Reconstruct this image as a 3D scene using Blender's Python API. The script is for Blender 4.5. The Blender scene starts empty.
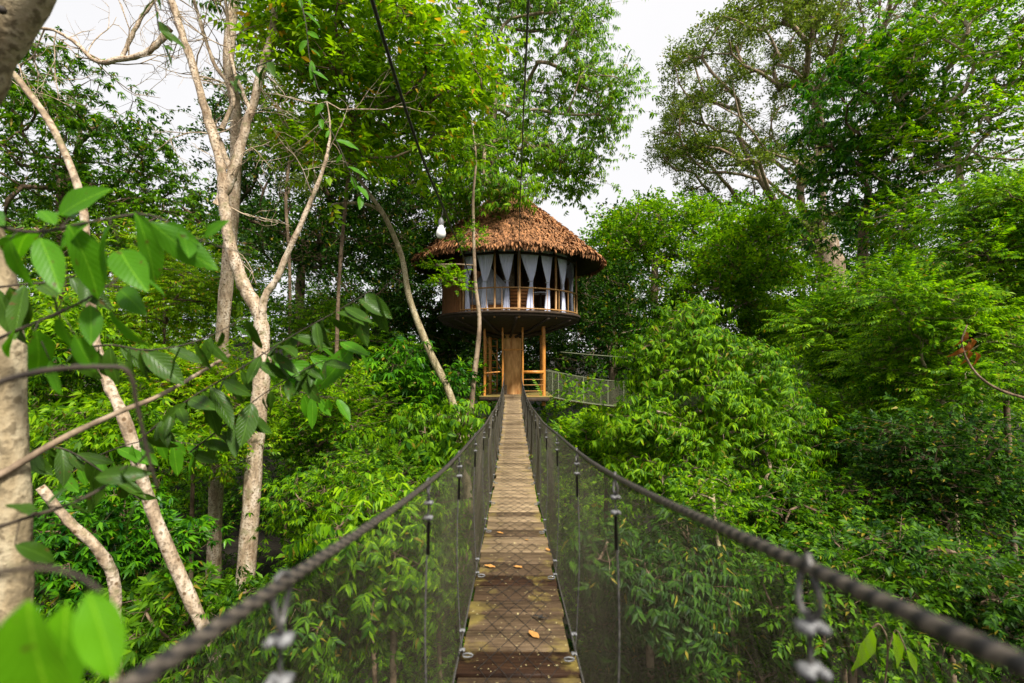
import bpy, math, random
import numpy as np
from mathutils import Vector
R = math.radians
C = bpy.context.scene.collection
SC = bpy.context.scene
rng = np.random.default_rng(7)
random.seed(7)

# ------------------------------------------------------------------ camera
F = 500.0                                   # focal length in pixels of the 1024 wide frame
PITCH = math.atan(20.5 / F)
cam = bpy.data.cameras.new('camera')
cam.sensor_width = 36.0
cam.lens = 36.0 * F / 1024.0
cam.clip_start = 0.02
cam.clip_end = 2000
cam.dof.use_dof = True
cam.dof.focus_distance = 13.0
cam.dof.aperture_fstop = 2.2
cam_o = bpy.data.objects.new('camera', cam); C.objects.link(cam_o)
cam_o.location = (0, 0, 0)
cam_o.rotation_euler = (math.pi / 2 + PITCH, 0, 0)
SC.camera = cam_o

# ------------------------------------------------------------------ light
SUN_EL, SUN_AZ = R(50), R(146)              # azimuth clockwise from +Y: behind and to the right
SKY_K = 6.2
w = bpy.data.worlds.new('World'); SC.world = w; w.use_nodes = True
nt = w.node_tree; nt.nodes.clear()
out = nt.nodes.new('ShaderNodeOutputWorld'); bg = nt.nodes.new('ShaderNodeBackground')
sky = nt.nodes.new('ShaderNodeTexSky'); sky.sky_type = 'NISHITA'; sky.sun_disc = False
sky.sun_elevation = SUN_EL; sky.sun_rotation = SUN_AZ
tc = nt.nodes.new('ShaderNodeTexCoord')
nz = nt.nodes.new('ShaderNodeTexNoise'); nz.inputs['Scale'].default_value = 1.6; nz.inputs['Detail'].default_value = 5
rp = nt.nodes.new('ShaderNodeValToRGB')
rp.color_ramp.elements[0].position = .3; rp.color_ramp.elements[0].color = (.90, .90, .92, 1)
rp.color_ramp.elements[1].position = .7; rp.color_ramp.elements[1].color = (1, .985, .99, 1)
vm = nt.nodes.new('ShaderNodeVectorMath'); vm.operation = 'SCALE'; vm.inputs['Scale'].default_value = SKY_K
mx = nt.nodes.new('ShaderNodeMix'); mx.data_type = 'RGBA'; mx.inputs['Factor'].default_value = .96
nt.links.new(tc.outputs['Generated'], nz.inputs['Vector'])
nt.links.new(nz.outputs['Fac'], rp.inputs['Fac'])
nt.links.new(rp.outputs['Color'], vm.inputs[0])
nt.links.new(sky.outputs['Color'], mx.inputs['A'])
nt.links.new(vm.outputs['Vector'], mx.inputs['B'])
nt.links.new(mx.outputs['Result'], bg.inputs['Color'])
bg.inputs['Strength'].default_value = .1
nt.links.new(bg.outputs['Background'], out.inputs['Surface'])
sun = bpy.data.lights.new('sun', 'SUN'); sun.energy = 5.0; sun.angle = R(9); sun.color = (1, .95, .86)
sun_o = bpy.data.objects.new('sun', sun); C.objects.link(sun_o)
sd = Vector((math.sin(SUN_AZ) * math.cos(SUN_EL), math.cos(SUN_AZ) * math.cos(SUN_EL), math.sin(SUN_EL)))
sun_o.rotation_euler = sd.to_track_quat('Z', 'Y').to_euler()
SC.view_settings.view_transform = 'Standard'; SC.view_settings.look = 'None'
SC.view_settings.gamma = 1; SC.view_settings.exposure = 0.75
SC.render.engine = 'CYCLES'
SC.cycles.max_bounces = 6; SC.cycles.diffuse_bounces = 2; SC.cycles.transmission_bounces = 3
SC.cycles.glossy_bounces = 2; SC.cycles.transparent_max_bounces = 8
SC.cycles.use_adaptive_sampling = True; SC.cycles.adaptive_threshold = .02
try:
    SC.cycles.use_denoising = True; SC.cycles.denoiser = 'OPENIMAGEDENOISE'
except Exception: pass

def T(px, py, d):
    """a point d metres ahead, on the line of sight through pixel (px, py)"""
    yc = (341.5 - py) / F
    y = math.cos(PITCH) - yc * math.sin(PITCH); z = math.sin(PITCH) + yc * math.cos(PITCH)
    k = d / y
    return np.array([(px - 512) / F * k, d, z * k])

# ------------------------------------------------------------------ mesh helpers
class MB:
    def __init__(s): s.v = []; s.f = []; s.uv = []; s.n = 0; s.has_uv = False
    def add(s, v, f, uv=None):
        v = np.asarray(v, float); f = np.asarray(f, int)
        s.v.append(v); s.f.append(f + s.n); s.n += len(v)
        if uv is not None: s.has_uv = True
        s.uv.append(uv if uv is not None else np.zeros((len(v), 2)))
        return s
    def box(s, c, size, rot=None, bevel=0):
        hx, hy, hz = [q / 2 for q in size]
        if bevel:
            b = bevel; pts = []
            for z, k in ((-hz, 1), (-hz + b, 0), (hz - b, 0), (hz, 1)):
                i = b if k else 0
                pts += [(-hx + i, -hy + i, z), (hx - i, -hy + i, z), (hx - i, hy - i, z), (-hx + i, hy - i, z)]
            f = [(3, 2, 1, 0), (12, 13, 14, 15)]
            for r in range(3):
                for k in range(4):
                    f.append((r * 4 + k, r * 4 + (k + 1) % 4, r * 4 + 4 + (k + 1) % 4, r * 4 + 4 + k))
            v = np.array(pts)
        else:
            v = np.array([(x, y, z) for z in (-hz, hz) for x, y in ((-hx, -hy), (hx, -hy), (hx, hy), (-hx, hy))])
            f = [(3, 2, 1, 0), (4, 5, 6, 7), (0, 1, 5, 4), (1, 2, 6, 5), (2, 3, 7, 6), (3, 0, 4, 7)]
        if rot is not None: v = v @ np.asarray(rot).T
        return s.add(v + np.asarray(c), f)
    def tube(s, pts, rad, sides=6, cap=True):
        pts = np.asarray(pts, float); n = len(pts)
        rad = np.broadcast_to(np.asarray(rad, float), (n,))
        t = np.gradient(pts, axis=0); t /= (np.linalg.norm(t, axis=1, keepdims=True) + 1e-9)
        ref = np.array([0, 0, 1.]) if abs(t[:, 2]).mean() < .8 else np.array([1., 0, 0])
        a = np.cross(t, ref); a /= (np.linalg.norm(a, axis=1, keepdims=True) + 1e-9)
        b = np.cross(t, a)
        th = np.arange(sides) * 2 * np.pi / sides
        v = pts[:, None] + rad[:, None, None] * (np.cos(th)[None, :, None] * a[:, None] + np.sin(th)[None, :, None] * b[:, None])
        L = np.concatenate([[0], np.cumsum(np.linalg.norm(np.diff(pts, axis=0), axis=1))])
        uv = np.stack([np.tile(np.arange(sides) / sides, n), np.repeat(L, sides)], 1)
        i = np.arange(n - 1)[:, None] * sides; k = np.arange(sides)[None, :]; k2 = (k + 1) % sides
        f = np.stack([i + k, i + k2, i + sides + k2, i + sides + k], -1).reshape(-1, 4)
        s.add(v.reshape(-1, 3), f, uv)
        if cap and sides >= 4:
            for r0 in (0, (n - 1) * sides):
                q = [s.n - n * sides + r0 + j for j in range(sides)]
                for j in range(1, sides - 1, 2):
                    q4 = (q[0], q[j], q[j + 1], q[min(j + 2, sides - 1)])
                    if len(set(q4)) == 4: s.f.append(np.array([q4]))
        return s
    def build(s, name, mat=None, parent=None, smooth=False, label=None):
        v = np.concatenate(s.v); f = np.concatenate(s.f)
        uv = np.concatenate(s.uv) if s.has_uv else None
        me = bpy.data.meshes.new(name)
        me.vertices.add(len(v)); me.vertices.foreach_set('co', v.astype(np.float32).ravel())
        me.loops.add(len(f) * 4); me.loops.foreach_set('vertex_index', f.astype(np.int32).ravel())
        me.polygons.add(len(f)); me.polygons.foreach_set('loop_start', (np.arange(len(f)) * 4).astype(np.int32))
        if smooth: me.polygons.foreach_set('use_smooth', np.ones(len(f), bool))
        if uv is not None:
            l = me.uv_layers.new(name='uv'); l.data.foreach_set('uv', uv[f.ravel()].astype(np.float32).ravel())
        me.update(calc_edges=True)
        if mat: me.materials.append(mat)
        o = bpy.data.objects.new(name, me); C.objects.link(o)
        if parent is not None:
            o.parent = parent
            pl = Vector(parent.get('_base', (0, 0, 0)))
            o['_base'] = list(pl)
            if pl.length:
                me.vertices.foreach_set('co', (v - np.array(pl)[None]).astype(np.float32).ravel()); me.update()
        if label: o['label'] = label
        return o

def thing(name, label, cat, base=(0, 0, 0), group=None):
    o = bpy.data.objects.new(name, None); C.objects.link(o); o.empty_display_size = .2
    base = [float(q) for q in base]
    o.location = base; o['_base'] = base
    o['label'] = label; o['category'] = cat
    if group: o['group'] = group
    return o
def tag(o, label, cat, group=None):
    o['label'] = label; o['category'] = cat
    if group: o['group'] = group
    return o
def rotm(yd, up):
    """(N,3,3) matrices whose columns are x, y (along yd), z (near up)"""
    y = yd / (np.linalg.norm(yd, axis=-1, keepdims=True) + 1e-9)
    x = np.cross(y, up); x /= (np.linalg.norm(x, axis=-1, keepdims=True) + 1e-9)
    z = np.cross(x, y)
    return np.stack([x, y, z], -1)
def spline(pts, n=8):
    """Catmull-Rom through pts"""
    p = np.asarray(pts, float)
    if len(p) < 3: 
        t = np.linspace(0, 1, n + 1)[:, None]; return p[0] * (1 - t) + p[-1] * t
    p = np.vstack([2 * p[0] - p[1], p, 2 * p[-1] - p[-2]]); o = []
    for i in range(1, len(p) - 2):
        t = np.linspace(0, 1, n, endpoint=False)[:, None]
        a, b, c, d = p[i - 1], p[i], p[i + 1], p[i + 2]
        o.append(.5 * ((2 * b) + (-a + c) * t + (2 * a - 5 * b + 4 * c - d) * t**2 + (-a + 3 * b - 3 * c + d) * t**3))
    return np.vstack(o + [p[-2][None]])

# ------------------------------------------------------------------ materials
def new_mat(name):
    m = bpy.data.materials.new(name); m.use_nodes = True
    nt = m.node_tree; p = nt.nodes['Principled BSDF']
    return m, nt, p, nt.nodes['Material Output']
def N(nt, t, **kw):
    n = nt.nodes.new('ShaderNode' + t)
    for k, v in kw.items():
        if k in n.inputs: n.inputs[k].default_value = v
        else: setattr(n, k, v)
    return n
def ramp(nt, fac, stops, interp='LINEAR'):
    r = N(nt, 'ValToRGB'); e = r.color_ramp.elements; r.color_ramp.interpolation = interp
    while len(e) < len(stops): e.new(.5)
    for q, (p, c) in zip(e, stops): q.position = p; q.color = (*c, 1) if len(c) == 3 else c
    nt.links.new(fac, r.inputs['Fac']); return r.outputs['Color']
def mixc(nt, fac, a, b, mode='MIX'):
    m = N(nt, 'Mix', data_type='RGBA', blend_type=mode)
    for s, q in (('Factor', fac), ('A', a), ('B', b)):
        if isinstance(q, (int, float)): m.inputs[s].default_value = q
        elif isinstance(q, tuple): m.inputs[s].default_value = (*q, 1)
        else: nt.links.new(q, m.inputs[s])
    return m.outputs['Result']

def leaf_mat(name, c1, c2, c3, odd=(.25, .2, .02), odd_at=.975, trans=.4, rough=.5, spec=.16, veins=False, big=1.0):
    m, nt, p, o = new_mat(name)
    g = N(nt, 'NewGeometry'); tc = N(nt, 'TexCoord')
    n1 = N(nt, 'TexNoise', Scale=.55 * big, Detail=2.0); nt.links.new(tc.outputs['Object'], n1.inputs['Vector'])
    # clump to clump variety plus leaf to leaf variety
    ad = N(nt, 'Math', operation='MULTIPLY_ADD'); ad.inputs[1].default_value = 1.5; ad.inputs[2].default_value = -.5
    nt.links.new(n1.outputs['Fac'], ad.inputs[0])
    av = N(nt, 'Math', operation='MULTIPLY_ADD'); av.inputs[1].default_value = .55
    nt.links.new(g.outputs['Random Per Island'], av.inputs[0])
    hf = N(nt, 'Math', operation='MULTIPLY'); hf.inputs[1].default_value = .45; nt.links.new(ad.outputs[0], hf.inputs[0])
    nt.links.new(hf.outputs[0], av.inputs[2])
    col = ramp(nt, av.outputs[0], [(.12, c1), (.48, c2), (.85, c3)])
    gt = N(nt, 'Math', operation='GREATER_THAN'); gt.inputs[1].default_value = odd_at
    nt.links.new(g.outputs['Random Per Island'], gt.inputs[0])
    col = mixc(nt, gt.outputs[0], col, odd)
    if veins:
        uv = N(nt, 'UVMap'); sp = N(nt, 'SeparateXYZ'); nt.links.new(uv.outputs[0], sp.inputs[0])
        ax = N(nt, 'Math', operation='ABSOLUTE'); nt.links.new(sp.outputs['X'], ax.inputs[0])
        mr = N(nt, 'MapRange'); mr.inputs['From Min'].default_value = 0; mr.inputs['From Max'].default_value = .06
        mr.inputs['To Min'].default_value = .4; mr.inputs['To Max'].default_value = 0; nt.links.new(ax.outputs[0], mr.inputs['Value'])
        col = mixc(nt, mr.outputs[0], col, tuple(min(1, q * 1.7 + .02) for q in c3))
        bn = N(nt, 'TexNoise', Scale=55.0, Detail=2.0, Roughness=.4); nt.links.new(tc.outputs['Object'], bn.inputs['Vector'])
        col = mixc(nt, ramp(nt, bn.outputs['Fac'], [(.68, (0, 0, 0)), (.72, (.8, .8, .8))]), col, (.10, .055, .015))
        b2_ = N(nt, 'TexNoise', Scale=12.0, Detail=3.0); nt.links.new(tc.outputs['Object'], b2_.inputs['Vector'])
        col = mixc(nt, ramp(nt, b2_.outputs['Fac'], [(.45, (0, 0, 0)), (.75, (.5, .5, .5))]), col, c1)
        sv = N(nt, 'Math', operation='MULTIPLY_ADD'); sv.inputs[1].default_value = -.35
        nt.links.new(ax.outputs[0], sv.inputs[0]); nt.links.new(sp.outputs['Y'], sv.inputs[2])
        fr = N(nt, 'Math', operation='MULTIPLY'); fr.inputs[1].default_value = 9; nt.links.new(sv.outputs[0], fr.inputs[0])
        f2 = N(nt, 'Math', operation='FRACT'); nt.links.new(fr.outputs[0], f2.inputs[0])
        bmp = N(nt, 'Bump', Strength=.45, Distance=.004); 
        m3 = N(nt, 'MapRange'); m3.inputs['From Max'].default_value = .22; nt.links.new(f2.outputs[0], m3.inputs['Value'])
        nt.links.new(m3.outputs[0], bmp.inputs['Height']); nt.links.new(bmp.outputs[0], p.inputs['Normal'])
    nt.links.new(col, p.inputs['Base Color'])
    p.inputs['Roughness'].default_value = rough; p.inputs['Specular IOR Level'].default_value = spec
    tr = N(nt, 'BsdfTranslucent'); 
    tcol = mixc(nt, 1.0, col, (1.25, 1.3, .5), 'MULTIPLY'); nt.links.new(tcol, tr.inputs['Color'])
    mx = N(nt, 'MixShader', Fac=trans); nt.links.new(p.outputs[0], mx.inputs[1]); nt.links.new(tr.outputs[0], mx.inputs[2])
    nt.links.new(mx.outputs[0], o.inputs['Surface'])
    return m

def bark_mat(name, base, dark, pale, scale=1.0, spots=.5, bump=.5):
    m, nt, p, o = new_mat(name)
    tc = N(nt, 'TexCoord'); mp = N(nt, 'Mapping'); mp.inputs['Scale'].default_value = (1, 1, .35)
    nt.links.new(tc.outputs['Object'], mp.inputs['Vector'])
    a = N(nt, 'TexNoise', Scale=6 * scale, Detail=6.0, Roughness=.65); nt.links.new(mp.outputs[0], a.inputs['Vector'])
    b = N(nt, 'TexNoise', Scale=22 * scale, Detail=4.0); nt.links.new(tc.outputs['Object'], b.inputs['Vector'])
    c = N(nt, 'TexVoronoi', Scale=9 * scale); nt.links.new(tc.outputs['Object'], c.inputs['Vector'])
    col = ramp(nt, a.outputs['Fac'], [(.32, dark), (.48, base), (.68, pale)])
    f = ramp(nt, b.outputs['Fac'], [(.5, (0, 0, 0)), (.62, (1, 1, 1))])
    col = mixc(nt, f, col, tuple(q * .55 for q in base))
    s = ramp(nt, c.outputs['Distance'], [(.10 * spots + .02, (1, 1, 1)), (.18 * spots + .05, (0, 0, 0))])
    col = mixc(nt, s, col, dark)
    l = N(nt, 'TexNoise', Scale=3.2 * scale, Detail=7.0, Roughness=.7); nt.links.new(tc.outputs['Object'], l.inputs['Vector'])
    col = mixc(nt, ramp(nt, l.outputs['Fac'], [(.56, (0, 0, 0)), (.66, (.7, .7, .7))]), col, (base[0] * .42, base[1] * .52, base[2] * .35))
    nt.links.new(col, p.inputs['Base Color']); p.inputs['Roughness'].default_value = .85; p.inputs['Specular IOR Level'].default_value = .25
    bm = N(nt, 'Bump', Strength=bump, Distance=.02); nt.links.new(b.outputs['Fac'], bm.inputs['Height']); nt.links.new(bm.outputs[0], p.inputs['Normal'])
    return m

def simple_mat(name, c1, c2, scale=8, rough=.7, metal=0, spec=.4, stretch=(1, 1, 1), bump=.2, bd=.01, isl=0.0):
    m, nt, p, o = new_mat(name)
    tc = N(nt, 'TexCoord'); mp = N(nt, 'Mapping'); mp.inputs['Scale'].default_value = stretch
    nt.links.new(tc.outputs['Object'], mp.inputs['Vector'])
    a = N(nt, 'TexNoise', Scale=float(scale), Detail=6.0, Roughness=.6); nt.links.new(mp.outputs[0], a.inputs['Vector'])
    col = ramp(nt, a.outputs['Fac'], [(.33, c1), (.66, c2)])
    if isl:
        g = N(nt, 'NewGeometry'); col = mixc(nt, isl, col, ramp(nt, g.outputs['Random Per Island'], [(0, tuple(q * .35 for q in c1)), (.5, c2), (1, tuple(min(1, q * 1.5) for q in c2))]))
    nt.links.new(col, p.inputs['Base Color']); p.inputs['Roughness'].default_value = rough
    p.inputs['Metallic'].default_value = metal; p.inputs['Specular IOR Level'].default_value = spec
    if bump:
        bm = N(nt, 'Bump', Strength=bump, Distance=bd); nt.links.new(a.outputs['Fac'], bm.inputs['Height']); nt.links.new(bm.outputs[0], p.inputs['Normal'])
    return m

M = {}
M['mid'] = leaf_mat('leaf_mid_green', (.012, .055, .004), (.078, .19, .003), (.21, .39, .005))
M['bright'] = leaf_mat('leaf_bright_green', (.022, .09, .005), (.15, .32, .003), (.42, .62, .005), trans=.5)
M['lime'] = leaf_mat('leaf_yellow_green', (.06, .16, .005), (.20, .36, .004), (.40, .54, .008), odd=(.5, .3, .03), odd_at=.96, trans=.5)
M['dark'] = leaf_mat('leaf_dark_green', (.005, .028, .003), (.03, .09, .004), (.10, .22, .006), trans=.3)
M['deep'] = leaf_mat('leaf_glossy_green', (.008, .06, .006), (.06, .20, .004), (.17, .42, .006), trans=.35, rough=.38, spec=.25)
M['grey'] = leaf_mat('leaf_olive_green', (.06, .10, .015), (.14, .20, .03), (.27, .35, .06), trans=.4)
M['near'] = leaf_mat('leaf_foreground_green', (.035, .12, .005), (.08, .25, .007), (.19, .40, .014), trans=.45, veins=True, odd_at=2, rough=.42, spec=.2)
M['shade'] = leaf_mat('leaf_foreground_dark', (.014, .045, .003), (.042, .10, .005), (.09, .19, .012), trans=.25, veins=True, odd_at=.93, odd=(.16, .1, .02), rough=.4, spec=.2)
M['fallen'] = leaf_mat('fallen_leaf', (.36, .16, .04), (.55, .27, .08), (.66, .40, .16), trans=.1, odd_at=2)
M['dry'] = leaf_mat('leaf_dry_brown', (.16, .05, .012), (.3, .10, .02), (.42, .2, .05), trans=.25, odd_at=2)
M['pale_bark'] = bark_mat('pale_bark', (.40, .30, .20), (.13, .08, .04), (.62, .53, .42), 1.4, 1.1)
M['near_bark'] = bark_mat('near_bark', (.31, .24, .14), (.08, .06, .028), (.46, .39, .26), 1.6, .4)
M['mott_bark'] = bark_mat('mottled_bark', (.30, .24, .13), (.06, .055, .025), (.46, .40, .27), 2.2, .9)
M['brown_bark'] = bark_mat('brown_bark', (.15, .10, .06), (.04, .025, .014), (.27, .20, .13), .8, .3, .8)
M['tan_bark'] = bark_mat('tan_bark', (.28, .20, .13), (.08, .05, .03), (.42, .34, .25), .6, .3)
M['host_bark'] = bark_mat('orange_bark', (.60, .31, .09), (.36, .14, .03), (.74, .44, .17), .5, .1, .2)
M['twig'] = simple_mat('dark_twig', (.02, .014, .01), (.05, .035, .02), 20)

# ------------------------------------------------------------------ leaves
LOD = {0: [(0, .02), (.42, 1), (1, .02)], 1: [(0, .06), (.38, 1), (1, .03)], 2: [(0, .05), (.18, .66), (.42, 1), (.7, .74), (1, .02)]}
def blade(L, W, lod, fold=.25, droop=.25, wav=0.0):
    if lod == 0:
        v = np.array([[0, 0, 0], [-W / 2, .42 * L, fold * W * .5], [0, L, -droop * L], [W / 2, .42 * L, fold * W * .5]])
        return v, np.array([[0, 1, 2, 3]]), np.array([[0, 0], [-1, .4], [0, 1], [1, .4]])
    if lod == 3:
        v = []; uv = []; S = np.linspace(0, 1, 11); ph = (L * 977) % 6.28
        pr = (S + .004)**.78 * (1.006 - S)**.92; pr = pr / pr.max(); bend = .10 * math.sin(ph * 2.3)
        for s, h in zip(S, pr):
            for c in (-1, -.5, 0, .5, 1):
                v.append((c * h * W / 2 + bend * L * s * s, s * L * (1 - .12 * droop * s), -droop * L * s**1.7 + abs(c)**1.3 * fold * W * .5 * h + wav * L * math.sin(s * 13 + ph + c) * abs(c)))
                uv.append((c * h, s))
        f = [(i * 5 + c, i * 5 + c + 1, i * 5 + c + 6, i * 5 + c + 5) for i in range(10) for c in range(4)]
        return np.array(v), np.array(f), np.array(uv)
    v = []; uv = []; se = LOD[lod]
    for s, h in se:
        zz = -droop * L * s * s
        for c in (-1, 0, 1):
            v.append((c * h * W / 2, s * L, zz + abs(c) * h * fold * W * .5 + (wav * L * math.sin(s * 9 + c) if c else 0)))
            uv.append((c * h, s))
    f = []
    for i in range(len(se) - 1):
        for c in (0, 1):
            a = i * 3 + c; f.append((a, a + 1, a + 4, a + 3))
    return np.array(v), np.array(f), np.array(uv)
def place(v, pos, yd, up, sc=1.0):
    m = rotm(np.array([yd], float), np.array([up], float))[0]
    return (v * sc) @ m.T + np.asarray(pos)
def sprig(kind, L, lod, r):
    """one leafy shoot that starts at the origin and grows along +Y; leaf length L"""
    b = MB(); rr = lambda a, c: r.uniform(a, c)
    if kind == 'simple':
        n = 9; S = L * 2.2
        for i in range(n):
            t = (i + 1) / n; side = (-1)**i
            an = R(rr(35, 75)) * (1 - .6 * (t > .93)) * side
            v, f, uv = blade(L * rr(.75, 1.15), L * rr(.36, .48), lod, .3, rr(.1, .5))
            b.add(place(v, (0, S * t * .9, -.12 * S * t * t), (math.sin(an), math.cos(an), rr(-.55, .15)), (rr(-.4, .4), rr(-.3, .3), 1)), f, uv)
    elif kind == 'droop':
        n = 9; S = L * 1.5
        for i in range(n):
            t = (i + 1) / n; side = (-1)**i
            an = R(rr(30, 80)) * side
            v, f, uv = blade(L * rr(.8, 1.2), L * rr(.26, .34), lod, .35, rr(.2, .5))
            b.add(place(v, (0, S * t * .9, -.1 * S * t), (math.sin(an), math.cos(an) * .8, rr(-1.3, -.5)), (rr(-.3, .3), .6, .8)), f, uv)
    elif kind == 'pinnate':
        n = 8; S = L * 4.0
        for i in range(n):
            t = (i + .7) / n
            for side in (-1, 1):
                if r.random() < .06: continue
                an = R(rr(52, 72)) * side
                l = L * (1.1 - .5 * abs(t - .45)) * rr(.85, 1.1)
                v, f, uv = blade(l, l * .42, lod, .15, rr(.05, .3))
                b.add(place(v, (0, S * t, -.3 * S * t * t), (math.sin(an), math.cos(an), -.25 - .5 * t), (rr(-.15, .15), .25, 1)), f, uv)
        v, f, uv = blade(L, L * .3, lod, .15, .2); b.add(place(v, (0, S, -.3 * S), (0, 1, -.6), (0, .3, 1)), f, uv)
        y = np.linspace(0, 1, 4); b.tube(np.stack([y * 0, y * S, -.3 * S * y * y], 1), L * .02, 3, False)
    elif kind == 'whorl':
        n = 8
        for i in range(n):
            an = 2 * math.pi * i / n + rr(-.25, .25)
            v, f, uv = blade(L * rr(.75, 1.1), L * rr(.26, .34), lod, .25, rr(.2, .6))
            b.add(place(v, (0, .3 * L, 0), (math.sin(an), math.cos(an) * .9 + .25, rr(-.55, .1)), (0, 0, 1)), f, uv)
    elif kind == 'tiny':
        for i in range(14):
            p = np.array([rr(-1, 1), rr(-.2, 2.2), rr(-.6, .6)]) * L
            v, f, uv = blade(L * rr(.7, 1.1), L * rr(.4, .55), lod, .2, .2)
            b.add(place(v, p, (rr(-1, 1), rr(-.6, 1), rr(-.8, .5)), (rr(-.5, .5), rr(-.5, .5), 1)), f, uv)
    return np.concatenate(b.v), np.concatenate(b.f), np.concatenate(b.uv)
_SP = {}
def scatter(mb, kind, L, lod, pos, yd, up, sc, r):
    # nothing grows through the walkway or right across it
    ok = ~((np.abs(pos[:, 0]) < .42 + L) & (pos[:, 1] < 19) & (pos[:, 2] > deck(pos[:, 1]) - .25 - 2 * L) & (pos[:, 2] < deck(pos[:, 1]) + 1.6))
    pos, yd, up, sc = pos[ok], yd[ok], up[ok], sc[ok]
    K = 5; var = r.integers(0, K, len(pos)); M3 = rotm(yd, up)
    for k in range(K):
        key = (kind, lod, k)
        if key not in _SP: _SP[key] = sprig(kind, 1.0, lod, random.Random(ord(kind[0]) + 31 * k + lod + len(kind)))
        v, f, uv = _SP[key]; s = var == k; n = int(s.sum())
        if not n: continue
        w = np.einsum('nij,kj->nki', M3[s], v) * (sc[s] * L)[:, None, None] + pos[s][:, None]
        ff = f[None] + (np.arange(n) * len(v))[:, None, None]
        mb.add(w.reshape(-1, 3), ff.reshape(-1, 4), np.tile(uv, (n, 1)))
def clump_leaves(mb, centres, cc, rc, nper, kind, L, lod, r, flat=.6, upb=.25, hang=0.0):
    """cc: the crown's middle for each clump; leaves point out from it"""
    n = len(centres) * nper
    c = np.repeat(centres, nper, 0); q = np.repeat(cc, nper, 0)
    o = r.normal(0, 1, (n, 3)) * rc * np.array([1, 1, flat]) * .62
    pos = c + o
    yd = o / rc + .8 * (c - q) / (np.linalg.norm(c - q, axis=1, keepdims=True) + .01) + r.normal(0, .35, (n, 3))
    yd[:, 2] = yd[:, 2] * .5 + upb - hang
    up = np.tile([0, 0, 1.], (n, 1)) + r.normal(0, .32, (n, 3)) + .25 * o / rc
    scatter(mb, kind, L, lod, pos, yd, up, r.uniform(.7, 1.25, n), r)
    return pos

# ------------------------------------------------------------------ branching
def grow(mb, stem, stem_r, targets, r, step=.6, tip=.012, droop=.1, maxr=None, sides=5, pw=2.2, rootw=.28):
    """limbs from the stem's upper nodes out to every target"""
    nodes = [p for p in stem]; par = [-1] + list(range(len(stem) - 1)); ns = len(stem)
    start = max(0, int(ns * .45))
    P = [np.array(q) for q in nodes]; ok = list(range(start, ns))
    root = P[-1]; order = np.argsort([np.linalg.norm(t - root) for t in targets])
    ends = []
    for ti in order:
        t = targets[ti]
        A = np.array([P[i] for i in ok]); d = A - t
        dist = np.linalg.norm(d, axis=1)
        root_d = np.linalg.norm(A - root, axis=1)
        cost = dist + rootw * root_d + .5 * np.maximum(0, A[:, 2] - t[2])
        i = ok[int(np.argmin(cost))]; a = P[i]; L = np.linalg.norm(t - a)
        if L < 1e-3: continue
        k = max(2, int(L / step)); 
        pd = a - P[par[i]] if par[i] >= 0 else np.array([0, 0, 1.])
        pd = pd / (np.linalg.norm(pd) + 1e-6)
        mid = (a + t) / 2 + pd * L * .18 + np.array([0, 0, .10 * L - droop * L]) + r.normal(0, .07 * L, 3)
        prev = i
        for j in range(1, k + 1):
            s = j / k; q = (1 - s)**2 * a + 2 * s * (1 - s) * mid + s * s * t
            if j < k: q = q + r.normal(0, .025 * L / k * 2, 3)
            P.append(q); par.append(prev); prev = len(P) - 1; ok.append(prev)
        ends.append(prev)
    n = len(P); cnt = np.zeros(n); kids = [[] for _ in range(n)]
    for i in range(n):
        if par[i] >= 0: kids[par[i]].append(i)
    for e in ends: cnt[e] += 1
    for i in range(n - 1, ns - 1, -1): cnt[par[i]] += cnt[i]
    rad = tip * np.maximum(cnt, 1)**(1 / pw)
    mr = maxr or stem_r[-1] * .8
    rad = np.minimum(rad, mr)
    done = set(range(ns))
    for i in range(ns, n):
        if i in done: continue
        ch = [par[i], i]; done.add(i)
        while True:
            kk = [k for k in kids[ch[-1]] if k not in done]
            if not kk: break
            nx = max(kk, key=lambda k: cnt[k]); done.add(nx); ch.append(nx)
        rr = rad[ch].copy(); rr[0] = min(rr[0], rr[1] * 1.15)
        rr[-1] *= .5
        mb.tube(np.array([P[j] for j in ch]), rr, sides, False)
def ell_points(px, py, d, rx, ry, rd, n, r, lo=.5, below=.45):
    """clump centres in an uneven ellipsoid shell; rx, ry in picture pixels at distance d"""
    c = T(px, py, d); k = d / F; rad = np.array([rx * k, rd, ry * k])
    o = []
    while len(o) < n:
        v = r.normal(0, 1, 3); v /= np.linalg.norm(v)
        if v[2] < -.25 and r.random() > below: continue
        o.append(v * r.uniform(lo, 1)**.6 * rad * r.uniform(.9, 1.1))
    o = np.array(o); return c + o, np.tile(c, (n, 1))
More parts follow.
